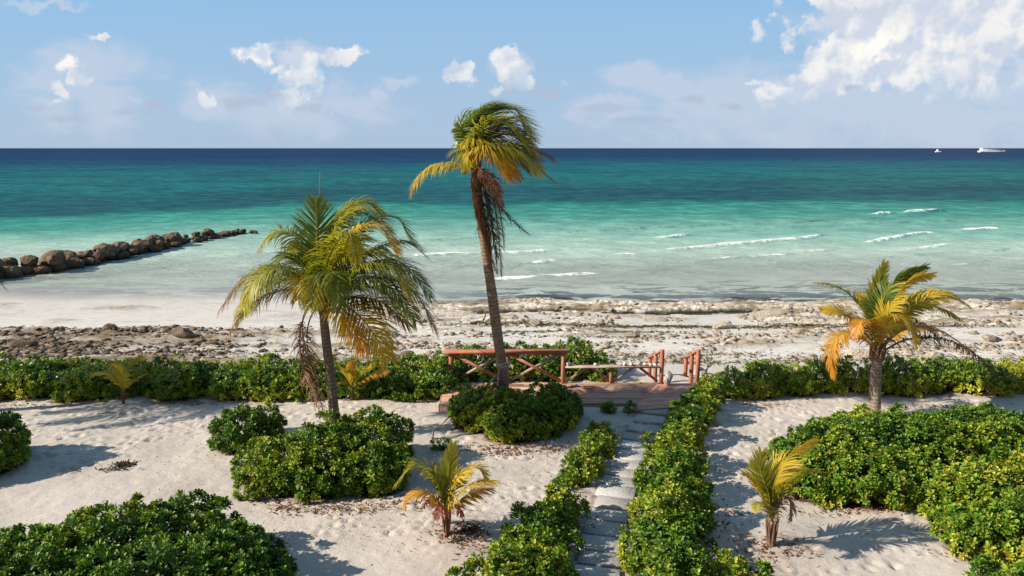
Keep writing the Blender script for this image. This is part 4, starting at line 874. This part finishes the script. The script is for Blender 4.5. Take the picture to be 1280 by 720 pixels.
# tallest palm
Y0 = 19.25; T0 = np.array((py_(628,500,Y0)[0], Y0, 0.)); p1 = palm('palm_tree', 'tallest coconut palm, bare curved trunk and windswept crown above the horizon', T0, GP)
trunk(p1, [T0+np.array((0,0,-.1)), py_(629,470,Y0), py_(622,420,Y0), py_(614,360,Y0), py_(605,300,Y0), py_(597,240,Y0), py_(593,200,Y0)], .145, .105, (.33,.235,.185), 1.1)
boots(p1, py_(592,198,Y0), .12, 10, .4)
Tt = [ # points, L, kind, opts
 ([(594,208,0),(575,205,-.1),(545,206,-.2),(523,222,-.2),(514,241,-.2)], .62, 'yellow', dict(droop=1.5, wind=.15)),
 ([(588,195,0),(580,165,-.1),(594,145,-.2),(614,130,-.3),(634,136,-.3)], .6, 'green', dict(wind=2.2, droop=.2)),
 ([(590,192,0),(578,170,.2),(582,150,.3),(602,138,.4)], .5, 'green', dict(wind=2.2, droop=.3)),
 ([(590,195,0),(598,160,.2),(620,138,.4),(645,138,.5),(656,160,.6)], .8, 'ygreen', dict(wind=1.2, droop=.4)),
 ([(592,198,-.1),(604,172,-.4),(628,150,-.6),(652,152,-.7),(664,172,-.8)], .75, 'ygreen', dict(wind=1.0, droop=.5)),
 ([(592,195,0),(588,160,.3),(604,137,.5),(634,130,.6)], .6, 'dark', dict(wind=2.0, droop=.3)),
 ([(590,200,0),(586,181,-.5),(602,176,-.9),(626,190,-1.1),(640,210,-1.1)], .55, 'yellow', dict(droop=1.3, wind=.5)),
 ([(592,198,0),(612,180,-.4),(636,178,-.6),(656,192,-.7),(664,212,-.7)], .8, 'ygreen', dict(droop=1.1, wind=.6)),
 ([(592,198,0),(620,182,.3),(652,183,.5),(676,190,.6),(692,201,.6)], .62, 'tipbrown', dict(droop=.9, wind=.8)),
 ([(592,200,0),(620,190,0),(650,198,0),(674,212,0),(694,228,0)], .62, 'tipbrown', dict(droop=1.1, wind=.7)),
 ([(592,202,0),(612,188,.6),(640,192,.9),(662,212,1.1)], .7, 'dark', dict(droop=1.2, wind=.6)),
 ([(592,200,0),(606,190,-.6),(622,194,-1.),(640,222,-1.1)], .6, 'orange', dict(droop=1.3, wind=.4)),
 ([(588,196,0),(580,187,-.4),(578,192,-.6),(588,208,-.8)], .42, 'ygreen', dict(droop=1.3, wind=.4)),
 ([(590,192,0),(594,168,-.5),(612,150,-.8),(640,158,-.9),(660,185,-.9)], .7, 'ygreen', dict(wind=1.1, droop=.6)),
 ([(592,198,0),(604,175,.5),(630,160,.9),(655,178,1.1),(668,200,1.1)], .75, 'dark', dict(wind=1.1, droop=.7)),
 ([(592,198,0),(615,184,-.7),(642,186,-1.),(662,200,-1.1),(675,215,-1.1)], .75, 'ygreen', dict(droop=1.1, wind=.7)),
 ([(592,196,0),(610,175,-.2),(636,168,-.3),(658,178,-.3),(670,196,-.3)], .75, 'yellow', dict(droop=.9, wind=.9)),
 ([(592,200,0),(608,192,.4),(630,200,.6),(648,220,.6)], .65, 'tipbrown', dict(droop=1.3, wind=.5)),
 ([(592,200,0),(602,188,-.9),(616,186,-1.2),(632,205,-1.4)], .65, 'yellow', dict(droop=1.3, wind=.5)),
 ([(590,192,0),(590,162,.1),(604,141,.1),(628,134,.1),(652,150,.1)], .65, 'green', dict(wind=1.8, droop=.4)),
 ([(588,192,0),(583,170,-.3),(577,163,-.4),(570,160,-.4)], .35, 'green', dict(wind=-.5, droop=.1, S=(.3,0,1))),
 ([(596,210,-.1),(604,211,-.3),(614,220,-.4),(626,240,-.4)], .38, 'red', dict(droop=1.6, wind=.5)),
 ([(597,212,-.1),(605,225,-.25),(628,262,-.3),(645,280,-.3),(661,293,-.3)], .28, 'grey', dict(droop=1.2, wind=1.0)),
 ([(593,214,-.1),(589,226,-.2),(595,262,-.25),(608,305,-.25),(620,340,-.25)], .30, 'dead', dict(droop=2., wind=.6, t0=.3)),
 ([(596,214,.1),(606,235,.1),(614,280,.1),(622,342,.1)], .42, 'grey', dict(droop=2., wind=.3)),
 ([(597,214,-.15),(612,235,-.2),(621,275,-.22),(627,346,-.2)], .38, 'dead', dict(droop=2., wind=.25)),
 ([(595,214,-.1),(600,240,-.2),(604,275,-.22),(614,318,-.2)], .34, 'grey', dict(droop=2., wind=.3)),
 ([(595,214,-.1),(604,232,-.2),(612,262,-.22),(618,300,-.2),(621,325,-.2)], .4, 'grey', dict(droop=1.8, wind=.4)),
 ([(594,213,-.12),(592,235,-.25),(602,270,-.3),(614,312,-.3)], .3, 'dead', dict(droop=1.9, wind=.4)),
 ([(597,214,0),(616,240,0),(626,270,0),(630,310,0)], .35, 'dead', dict(droop=2., wind=.2)),
 ([(596,213,-.1),(606,222,-.4),(616,235,-.5),(628,256,-.5)], .32, 'dead', dict(droop=1.5, wind=.6)),
 ([(594,212,.1),(602,225,.15),(608,255,.15),(612,300,.15)], .4, 'dead', dict(droop=2., wind=.5))]
for i, (pl, L_, kd, op_) in enumerate(Tt):
    o = frond(p1, fr_px(Y0, pl), L_*(1.28 if kd not in ('grey','dead','red') else 1.2), kd, seed=i, gap=.025 if kd not in ('grey','dead') else .024, w=.036 if kd not in ('grey','dead') else .034, **op_)
    if kd in ('dead', 'grey', 'red'): o['label'] = 'dead hanging frond'
nuts(p1, [py_(580,214,Y0-.1), py_(586,210,Y0-.2), py_(573,181,Y0), py_(578,179,Y0-.15), py_(582,186,Y0-.2)], .085)
# bushy palm
Y0 = 17.6; T0 = np.array((py_(420,530,Y0)[0], Y0, 0.)); p2 = palm('palm_tree', 'bushy coconut palm with yellow lower fronds and one dead frond hanging by its trunk', T0, GP)
trunk(p2, [T0+np.array((0,0,-.1)), py_(418,520,Y0), py_(413,470,Y0), py_(407,420,Y0), py_(403,378,Y0)], .135, .092, (.23,.185,.15))
boots(p2, py_(403,378,Y0), .12, 12, .4)
Tt = [
 ([(401,368,0),(398,320,-.1),(396,285,-.15),(395,250,-.2)], .85, 'green', dict(S=(1,.1,0), droop=.15, wind=-.1, fwd=.8, gap=.028)),
 ([(400,368,.1),(384,312,.3),(362,291,.4),(340,292,.4),(323,312,.4)], .75, 'ygreen', dict(droop=1.1, wind=.5, twist=.3)),
 ([(400,372,0),(370,338,-.4),(335,335,-.6),(302,352,-.7),(276,385,-.7)], 1.0, 'tipbrown', dict(droop=1.1, wind=.15)),
 ([(400,370,0),(372,345,-1.),(348,335,-1.4),(318,350,-1.6),(305,385,-1.6)], .95, 'ygreen', dict(droop=1.2, wind=.2)),
 ([(401,378,0),(370,362,-.2),(335,368,-.3),(305,390,-.3),(284,420,-.3)], .85, 'tipbrown', dict(droop=1.2, wind=.2)),
 ([(400,372,0),(375,345,.6),(345,345,1.),(315,365,1.2)], .95, 'green', dict(droop=1.1, wind=.3)),
 ([(404,378,0),(425,378,-.5),(452,398,-.8),(472,425,-.9),(485,450,-.9)], 1.0, 'yellow', dict(droop=1.2, wind=-.15, twist=-.5)),
 ([(404,378,0),(420,385,-.9),(438,405,-1.3),(455,438,-1.4)], .9, 'orange', dict(droop=1.0, wind=-.1, twist=.4)),
 ([(402,374,0),(392,350,-.8),(380,350,-1.3),(372,375,-1.5)], .8, 'yellow', dict(droop=1.3, wind=.1)),
 ([(402,374,0),(402,350,-.9),(396,348,-1.5),(388,385,-1.8)], .8, 'ygreen', dict(droop=1.3, wind=.1)),
 ([(402,370,0),(405,310,.3),(425,268,.4),(455,252,.5),(478,268,.5)], .8, 'ygreen', dict(droop=.5, wind=1.0, twist=.4)),
 ([(402,370,0),(412,315,.1),(432,272,.0),(462,262,-.1),(488,290,-.2)], .85, 'ygreen', dict(droop=.7, wind=.9)),
 ([(403,370,0),(430,310,.8),(462,275,1.1),(495,272,1.2),(515,300,1.3)], .95, 'green', dict(droop=.4, wind=.6)),
 ([(402,368,-.1),(410,325,-.9),(425,298,-1.3),(438,292,-1.5),(446,325,-1.7)], .75, 'ygreen', dict(droop=1.3, wind=.0)),
 ([(403,368,-.1),(420,335,-.5),(448,315,-.8),(480,318,-.9),(500,338,-.9)], .9, 'ygreen', dict(droop=1.0, wind=.4)),
 ([(404,372,0),(440,328,.3),(478,307,.4),(510,302,.5),(535,322,.5)], .95, 'green', dict(droop=.9, wind=.4)),
 ([(404,374,0),(445,338,-.4),(485,325,-.6),(515,338,-.7),(538,372,-.7)], 1.0, 'green', dict(droop=1.0, wind=.35)),
 ([(404,376,0),(450,350,0),(495,350,0),(525,375,0),(545,415,0)], 1.0, 'tipbrown', dict(droop=1.1, wind=.3)),
 ([(404,376,0),(440,352,-1.),(475,352,-1.4),(505,378,-1.6),(520,402,-1.6)], .95, 'green', dict(droop=1.2, wind=.3)),
 ([(404,376,0),(440,360,.8),(475,362,1.3),(512,392,1.5)], .9, 'dark', dict(droop=1.2, wind=.3)),
 ([(404,376,0),(442,372,-.5),(478,378,-.8),(512,408,-.9)], .8, 'tipbrown', dict(droop=1.3, wind=.3)),
 ([(404,374,0),(436,350,-1.),(462,330,-1.3),(492,335,-1.5),(515,365,-1.5)], .95, 'ygreen', dict(droop=1.1, wind=.35)),
 ([(401,374,0),(378,352,.4),(345,350,.6),(312,372,.7),(298,395,.7)], .95, 'ygreen', dict(droop=1.2, wind=.2)),
 ([(401,372,0),(384,335,-.6),(362,318,-.9),(340,330,-1.)], .85, 'green', dict(droop=1.0, wind=.3)),
 ([(402,370,0),(405,325,.6),(418,285,.9),(440,262,1.0),(470,275,1.1)], .85, 'green', dict(droop=.6, wind=.8)),
 ([(402,370,0),(422,322,-.3),(450,285,-.5),(478,285,-.6),(498,318,-.6)], .85, 'yellow', dict(droop=.9, wind=.7)),
 ([(404,374,0),(430,345,1.1),(460,330,1.7),(492,350,2.)], .9, 'green', dict(droop=1.0, wind=.4)),
 ([(402,370,0),(392,330,.8),(380,310,1.2),(360,320,1.5)], .9, 'ygreen', dict(droop=1.0, wind=.4)),
 ([(403,372,0),(415,335,.9),(440,300,1.5),(470,300,1.8)], .9, 'green', dict(droop=.8, wind=.6)),
 ([(402,372,0),(410,345,-1.2),(420,345,-1.9),(425,385,-2.1)], .75, 'green', dict(droop=1.3, wind=.2)),
 ([(401,382,-.05),(386,385,-.15),(375,415,-.2),(378,455,-.2),(392,495,-.2),(402,522,-.2)], .42, 'dead', dict(droop=1.5, wind=.3, t0=.2, ragged=.35, w=.022, twist=.5)),
 ([(402,383,-.05),(393,387,-.1),(384,415,-.12),(388,460,-.12),(404,512,-.1)], .42, 'dead', dict(droop=1.5, wind=.4, t0=.3, ragged=.4, w=.022)),
 ([(402,380,0),(388,380,.1),(378,405,.2),(385,450,.2),(396,490,.2)], .42, 'grey', dict(droop=1.6, wind=.3, t0=.3, ragged=.4, w=.022))]
for i, (pl, L_, kd, op_) in enumerate(Tt):
    o = frond(p2, fr_px(Y0, pl), L_, kd, seed=50+i, **{**dict(gap=.031), **op_})
    if kd in ('dead', 'red'): o['label'] = 'dead hanging frond'
b = MB(); b.tube(catmull(fr_px(Y0, [(400,368,0),(398,300,-.1),(400,215,-.1)]), 14), np.linspace(.03,.006,14), 6, col=(.30,.30,.06)); b.build('spear_leaf', M_frond, p2, True)
# right palm
Y0 = 19.1; T0 = np.array((py_(1093,515,Y0)[0], Y0, 0.)); p3 = palm('palm_tree', 'short thick trunked palm with golden yellow fronds behind the broad right shrub', T0, GP)
trunk(p3, [T0+np.array((0,0,-.1)), py_(1093,505,Y0), py_(1095,470,Y0), py_(1097,442,Y0)], .168, .125, (.33,.28,.24))
boots(p3, py_(1097,440,Y0), .13, 14, .35)
Tt = [
 ([(1097,434,0),(1095,395,0),(1097,360,0),(1106,330,0)], .55, 'ygreen', dict(S=(1,0,0), droop=.0, wind=.3, fwd=1.2)),
 ([(1097,434,0),(1100,390,-.2),(1118,352,-.3),(1157,333,-.3)], .6, 'green', dict(S=(.4,-.3,1), droop=.6, wind=.3, fwd=.9)),
 ([(1098,434,0),(1110,390,-.4),(1135,353,-.6),(1166,343,-.6)], .55, 'yellow', dict(S=(.2,-.5,1), droop=.5, wind=.5, fwd=.9)),
 ([(1096,434,0),(1085,398,.2),(1062,368,.3),(1040,356,.3),(1018,353,.3)], .5, 'ygreen', dict(droop=.6, wind=.6, fwd=1.0)),
 ([(1095,434,0),(1075,408,-.4),(1055,392,-.6),(1028,386,-.6)], .6, 'yellow', dict(droop=.6, wind=.5, fwd=.9, twist=.6)),
 ([(1094,436,0),(1068,416,-.1),(1046,422,-.2),(1038,445,-.2),(1040,470,-.2)], .6, 'orange', dict(droop=1.2, wind=.4)),
 ([(1098,434,0),(1125,392,.1),(1155,372,.1),(1185,368,.1),(1210,382,.1)], .65, 'yellow', dict(droop=.8, wind=.5, fwd=.9, twist=-.4)),
 ([(1098,434,0),(1122,395,.5),(1150,380,.8),(1175,385,.9),(1200,400,.9)], .6, 'ygreen', dict(droop=1.0, wind=.6)),
 ([(1098,434,-.1),(1110,402,-.7),(1124,396,-1.0),(1138,408,-1.2),(1146,430,-1.2)], .65, 'yellow', dict(droop=1.1, wind=.5, twist=.3)),
 ([(1099,438,0),(1130,412,-.2),(1165,410,-.3),(1195,425,-.3),(1214,444,-.3)], .45, 'orange', dict(droop=.9, wind=.8)),
 ([(1100,441,0),(1135,424,.2),(1180,424,.3),(1215,440,.3),(1245,468,.3)], .5, 'grey', dict(droop=1.6, wind=.3, t0=.2, ragged=.3)),
 ([(1097,434,0),(1090,398,.5),(1080,375,.8),(1072,368,.9)], .5, 'yellow', dict(droop=.4, wind=.5, fwd=.9)),
 ([(1097,434,0),(1100,395,.5),(1112,365,.9),(1135,350,1.1)], .5, 'yellow', dict(droop=.5, wind=.6, fwd=.9)),
 ([(1097,436,0),(1088,405,-.6),(1076,400,-.9),(1068,420,-1.1)], .5, 'orange', dict(droop=.9, wind=.5)),
 ([(1097,436,0),(1130,408,.6),(1155,405,.9),(1172,420,1.)], .5, 'dead', dict(droop=1.5, wind=.4, ragged=.3)),
 ([(1096,438,0),(1080,420,.4),(1060,418,.7),(1050,435,.8)], .45, 'dead', dict(droop=1.5, wind=.2, ragged=.4))]
for i, (pl, L_, kd, op_) in enumerate(Tt): frond(p3, fr_px(Y0, pl), L_, kd, seed=100+i, **{**dict(gap=.024, w=.042), **op_})
# small palms
def small(base_px, label, crown, fr, Y=None, r=.05, s=1, seed=0):
    c = on(*base_px); T0 = c; Y0 = c[1]; root = palm('young_palm', label, T0, 'young palms in the sand')
    cr = py_(crown[0], crown[1], Y0); trunk(root, [T0-np.array((0,0,.1)), (T0*.5+cr*.5), cr], r, r*.8, (.33,.19,.11), 1.3)
    b = MB()
    for k in range(7): a = k*.9+.3; d = np.array((math.cos(a), math.sin(a), 0)); b.tube(catmull([T0+d*r*.6, (T0+cr)/2+d*r*1.3, cr+d*r*2+np.array((0,0,.12))], 6), [r*.5,r*.5,r*.4,r*.35,r*.25,r*.12], 6)
    b.build('leaf_sheath', M_fibre, root, True)
    for i, (pl, L_, kd, op_) in enumerate(fr): frond(root, [cr]+fr_px(Y0, pl), L_*s, kd, seed=seed+i, r0=.014, w=.032, gap=.022, **op_)
small((558,668), 'young golden palm standing alone on the sand in front of the tall palms', (558,640), [
 ([(548,608,0),(534,586,0),(515,582,0),(494,606,0)], .46, 'ygreen', dict(droop=.9, wind=.2, fwd=.9)),
 ([(546,625,-.2),(530,616,-.3),(512,620,-.3),(505,634,-.3)], .38, 'orange', dict(droop=.9, wind=.1, fwd=.8)),
 ([(560,610,0),(561,585,0),(566,556,0)], .40, 'ygreen', dict(S=(1,0,0), droop=0, wind=.2, fwd=1.6, t0=.4)),
 ([(566,612,-.1),(580,590,-.2),(597,584,-.2),(608,600,-.2)], .5, 'yellow', dict(droop=.7, wind=.5, fwd=.9)),
 ([(570,622,-.3),(590,605,-.4),(619,602,-.4)], .48, 'yellow', dict(droop=.7, wind=.5, fwd=.9)),
 ([(572,630,0),(592,616,0),(613,612,0)], .44, 'orange', dict(droop=.8, wind=.4, fwd=.9)),
 ([(552,605,.3),(545,590,.4),(530,590,.5)], .42, 'ygreen', dict(droop=.8, wind=.3, fwd=.9)),
 ([(562,615,.3),(572,596,.4),(586,590,.5)], .42, 'yellow', dict(droop=.6, wind=.5, fwd=.9)),
 ([(550,630,.1),(538,622,.2),(528,634,.3)], .3, 'dead', dict(droop=1.5, wind=.1)),
 ([(565,635,-.25),(572,632,-.35),(578,645,-.4)], .25, 'red', dict(droop=1.6, wind=.1)),
 ([(553,635,-.25),(548,632,-.35),(545,648,-.4)], .25, 'red', dict(droop=1.6, wind=.1))], seed=200)
small((964,682), 'young golden palm on the sand in front of the broad right shrub', (965,652), [
 ([(966,625,0),(970,598,0),(985,572,0),(1018,550,0)], .5, 'yellow', dict(S=(.5,-.3,1), droop=.5, wind=.5, fwd=1.0)),
 ([(972,622,-.2),(988,602,-.3),(1008,590,-.3),(1032,590,-.3)], .36, 'ygreen', dict(droop=.7, wind=.4, fwd=1.0, twist=.5)),
 ([(962,622,0),(955,600,0),(950,582,0),(952,566,0)], .5, 'ygreen', dict(S=(1,0,0), droop=.1, wind=.3, fwd=1.2)),
 ([(958,630,-.2),(948,612,-.3),(938,598,-.3),(930,592,-.3)], .42, 'yellow', dict(droop=.4, wind=.2, fwd=1.1, twist=.6)),
 ([(965,625,.3),(972,595,.4),(990,578,.5)], .45, 'green', dict(droop=.4, wind=.6, fwd=1.0)),
 ([(960,635,-.4),(950,628,-.6),(944,636,-.7)], .36, 'ygreen', dict(droop=1.0, wind=.1, fwd=.8)),
 ([(972,635,-.2),(982,622,-.3),(990,632,-.3),(988,650,-.3)], .3, 'dead', dict(droop=1.6, wind=.1))], seed=230, r=.06)
small((154,505), 'small young palm with three fronds in front of the left hedge', (154,490), [
 ([(148,478,0),(138,468,0),(121,466,0)], .5, 'yellow', dict(droop=.6, wind=.2, fwd=1.0)),
 ([(156,472,0),(163,458,0),(176,446,0)], .55, 'ygreen', dict(S=(.6,-.2,.7), droop=.3, wind=.3, fwd=1.1)),
 ([(162,480,0),(172,472,0),(183,466,0)], .28, 'orange', dict(droop=.9, wind=.2, fwd=.8)),
 ([(153,475,-.2),(148,462,-.3),(140,458,-.3)], .45, 'yellow', dict(droop=.5, wind=.3, fwd=1.0))], seed=250, r=.035)
small((440,500), 'small young palm behind the trunk of the bushy palm before the short hedge', (440,486), [
 ([(436,475,0),(431,466,0),(427,460,-.2)], .5, 'yellow', dict(droop=.4, wind=.3, fwd=1.0)),
 ([(447,474,0),(456,464,0),(467,454,-.2)], .45, 'yellow', dict(droop=.4, wind=.4, fwd=1.1)),
 ([(450,478,0),(466,468,0),(485,464,-.2)], .42, 'orange', dict(droop=1.0, wind=.2, fwd=.9)),
 ([(436,482,0),(430,478,0),(426,482,0)], .3, 'tipbrown', dict(droop=.8, wind=.2, fwd=.9)),
 ([(440,470,0),(439,460,0),(440,452,0)], .3, 'orange', dict(S=(1,0,0), droop=.1, wind=.1, fwd=1.2))], seed=270, r=.035)
# palm whose frond tips reach in at the left edge
Y0 = 19.3; T0 = np.array((-16.7, Y0, 0.)); p5 = palm('palm_tree', 'palm outside the left edge, only its frond tips reaching into view', T0, GP)
cr = np.array((-16.4, Y0, 3.5)); trunk(p5, [T0-np.array((0,0,.1)), (T0+cr)/2+np.array((.1,0,0)), cr], .16, .11); boots(p5, cr, .12, 10, .35)
for i in range(13):
    a = i*2*math.pi/13+.2; h_ = .5+.9*((i*5) % 13)/13; ln_ = 2.3 if abs(math.sin(a)) > .3 or math.cos(a) < 0 else 2.15; d = np.array((math.cos(a), math.sin(a), 0.))
    frond(p5, [cr, cr+d*ln_*.35+np.array((0,0,h_)), cr+d*ln_*.75+np.array((0,0,h_*.8)), cr+d*ln_+np.array((0,0,h_*.1-.3))], .8, ['ygreen','green','tipbrown','dark'][i % 4], seed=300+i, droop=1.1, wind=.3)

# ------------------------------------------------------------------ ropes on the tall palm
def rope(name, label, pts_, r, mat, n=24, cat='rope', group=None):
    b = MB(); b.tube(catmull(pts_, n), r, 6); return tag(b.build(name, mat, None, True), label, cat, group)
Y0 = 19.25
coil = [py_(628,458,Y0)+np.array((math.cos(a)*.165, math.sin(a)*.165, -.0+.010*a+.015*math.sin(a*2.3))) for a in np.linspace(0, 4*math.pi, 50)]
rope('tied_rope', 'pale rope knotted round the trunk of the tallest palm at railing height', coil, .017, M_rope, 90)
st = on(540, 549); tr1 = py_(626,440,Y0)
rope('guy_rope', 'thin dark guy rope from the tallest palm down to a stake in the sand', [tr1+np.array((-.14,-.05,0)), (tr1+st)/2+np.array((0,0,-.06)), st+np.array((0,0,.12))], .012, M_wire)
rope('guy_rope', 'thin dark guy rope slanting from the tall trunk to the high railing', [py_(617,420,Y0), py_(608,432,20.2), np.array((X_at(597), YR, DZ+1.05))], .009, M_wire)
b = MB(); b.tube([st+np.array((-.02,0,-.1)), st+np.array((.02,0,.05)), st+np.array((.05,.02,.25))], [.022,.022,.018], 8); tag(b.build('rope_stake', M_wood, None, True), 'short wooden stake in the sand holding the guy rope', 'stake')
for (a, e, lab) in (((622,468),(600,489),'pale timber prop leaning against the left side of the tallest palm'), ((624,462),(621,489),'pale timber prop standing close against the front of the tallest palm')):
    p0 = py_(*a, Y0-.17); p1_ = py_(*e, Y0-.17); dr_ = p0-p1_; p1_ = p0-dr_*(p0[2]/dr_[2])+np.array((0,-.35,-.03)); b = MB(); b.beam(p1_, p0, .05, .05); tag(b.build('timber_prop', M_pale, None), lab, 'prop')
rope('guy_rope', 'dark rope lying on the sand from the stake towards the shrub before the deck', [st+np.array((0,0,.03)), on(560,549)+np.array((0,0,.02)), on(575,545)+np.array((0,0,.02)), on(590,543)+np.array((0,0,.02))], .012, M_wire)

# ------------------------------------------------------------------ boats on the horizon
def hull(L, Wd, Hh, n=14):
    V_ = []; F_ = []
    for i in range(n+1):
        t = i/n; x = (t-.5)*L; w_ = Wd/2*min(1, (1-t)**.5*1.6+.02); sh = Hh*(1+.35*t**3)
        V_ += [(x, -w_, sh), (x+(.02*L if t > .9 else 0), -w_*.75, -.3), (x, w_*.75, -.3), (x, w_, sh)]
    for i in range(n):
        a = i*4
        for (p, q_) in ((0,1),(1,2),(2,3),(3,0)): F_.append((a+p, a+q_, a+4+q_, a+4+p))
    F_ += [(0,3,2,1), (n*4, n*4+1, n*4+2, n*4+3)]; return np.array(V_), np.array(F_)
Yd = 1500.
c = pt(1240, 189.5, SEA); k = Yd/c[1]; c = np.array((c[0]*k, Yd, SEA)); root = empty('passenger_boat', tuple(c), math.pi*0); tag(root, 'long low white passenger boat on the horizon at far right', 'boat')
v, f = hull(54, 9, 3.0); v[:,0] *= 1; o = mesh('hull', v, f, M_hull, root, world=False)
b = MB(); b.box((-3,0,4.2), (38,7.5,2.4), bev=.3); b.box((-6,0,6.3), (30,6.5,.5), bev=.1); b.build('cabin', M_hull, root, world=False)
b = MB()
for i in range(15): b = MB(); b.box((-20+i*2.5,-3.80,4.4), (1.6,.12,1.0), bev=.02); b.build('window', M_dk, root, world=False)
b = MB(); b.box((-22,0,5.5), (4,6,6), bev=.3); b.build('stern_house', M_hull, root, world=False)
b = MB(); b.tube([(-7,0,6),(-7,0,13.5)], [.35,.2], 8); b.build('mast', M_dk, root, world=False)
b = MB(); b.tube([(8,0,5.3),(8,0,8.5)], [.3,.2], 8); b.build('aerial', M_dk, root, world=False)
c = pt(1173, 189.5, SEA); k = Yd/c[1]; c = np.array((c[0]*k, Yd, SEA)); root = empty('motor_boat', tuple(c)); tag(root, 'small white motor boat on the horizon left of the long boat', 'boat')
v, f = hull(12, 4, 2.0); mesh('hull', v, f, M_hull, root, world=False); b = MB(); b.box((-1.5,0,3.2), (4.5,3,2.6), bev=.2); b.box((-2,0,5.2), (2.6,2.4,1.4), bev=.15); b.build('cabin', M_hull, root, world=False)
b = MB(); b.box((-1.0,-1.55,3.5), (3,.1,.8), bev=.02); b.build('window', M_dk, root, world=False)
b = MB(); b.tube([(-4,0,1.8),(-4.2,0,4.6)], [.15,.1], 6); b.build('pole', M_dk, root, world=False)

scene.render.resolution_x = 1024; scene.render.resolution_y = 576
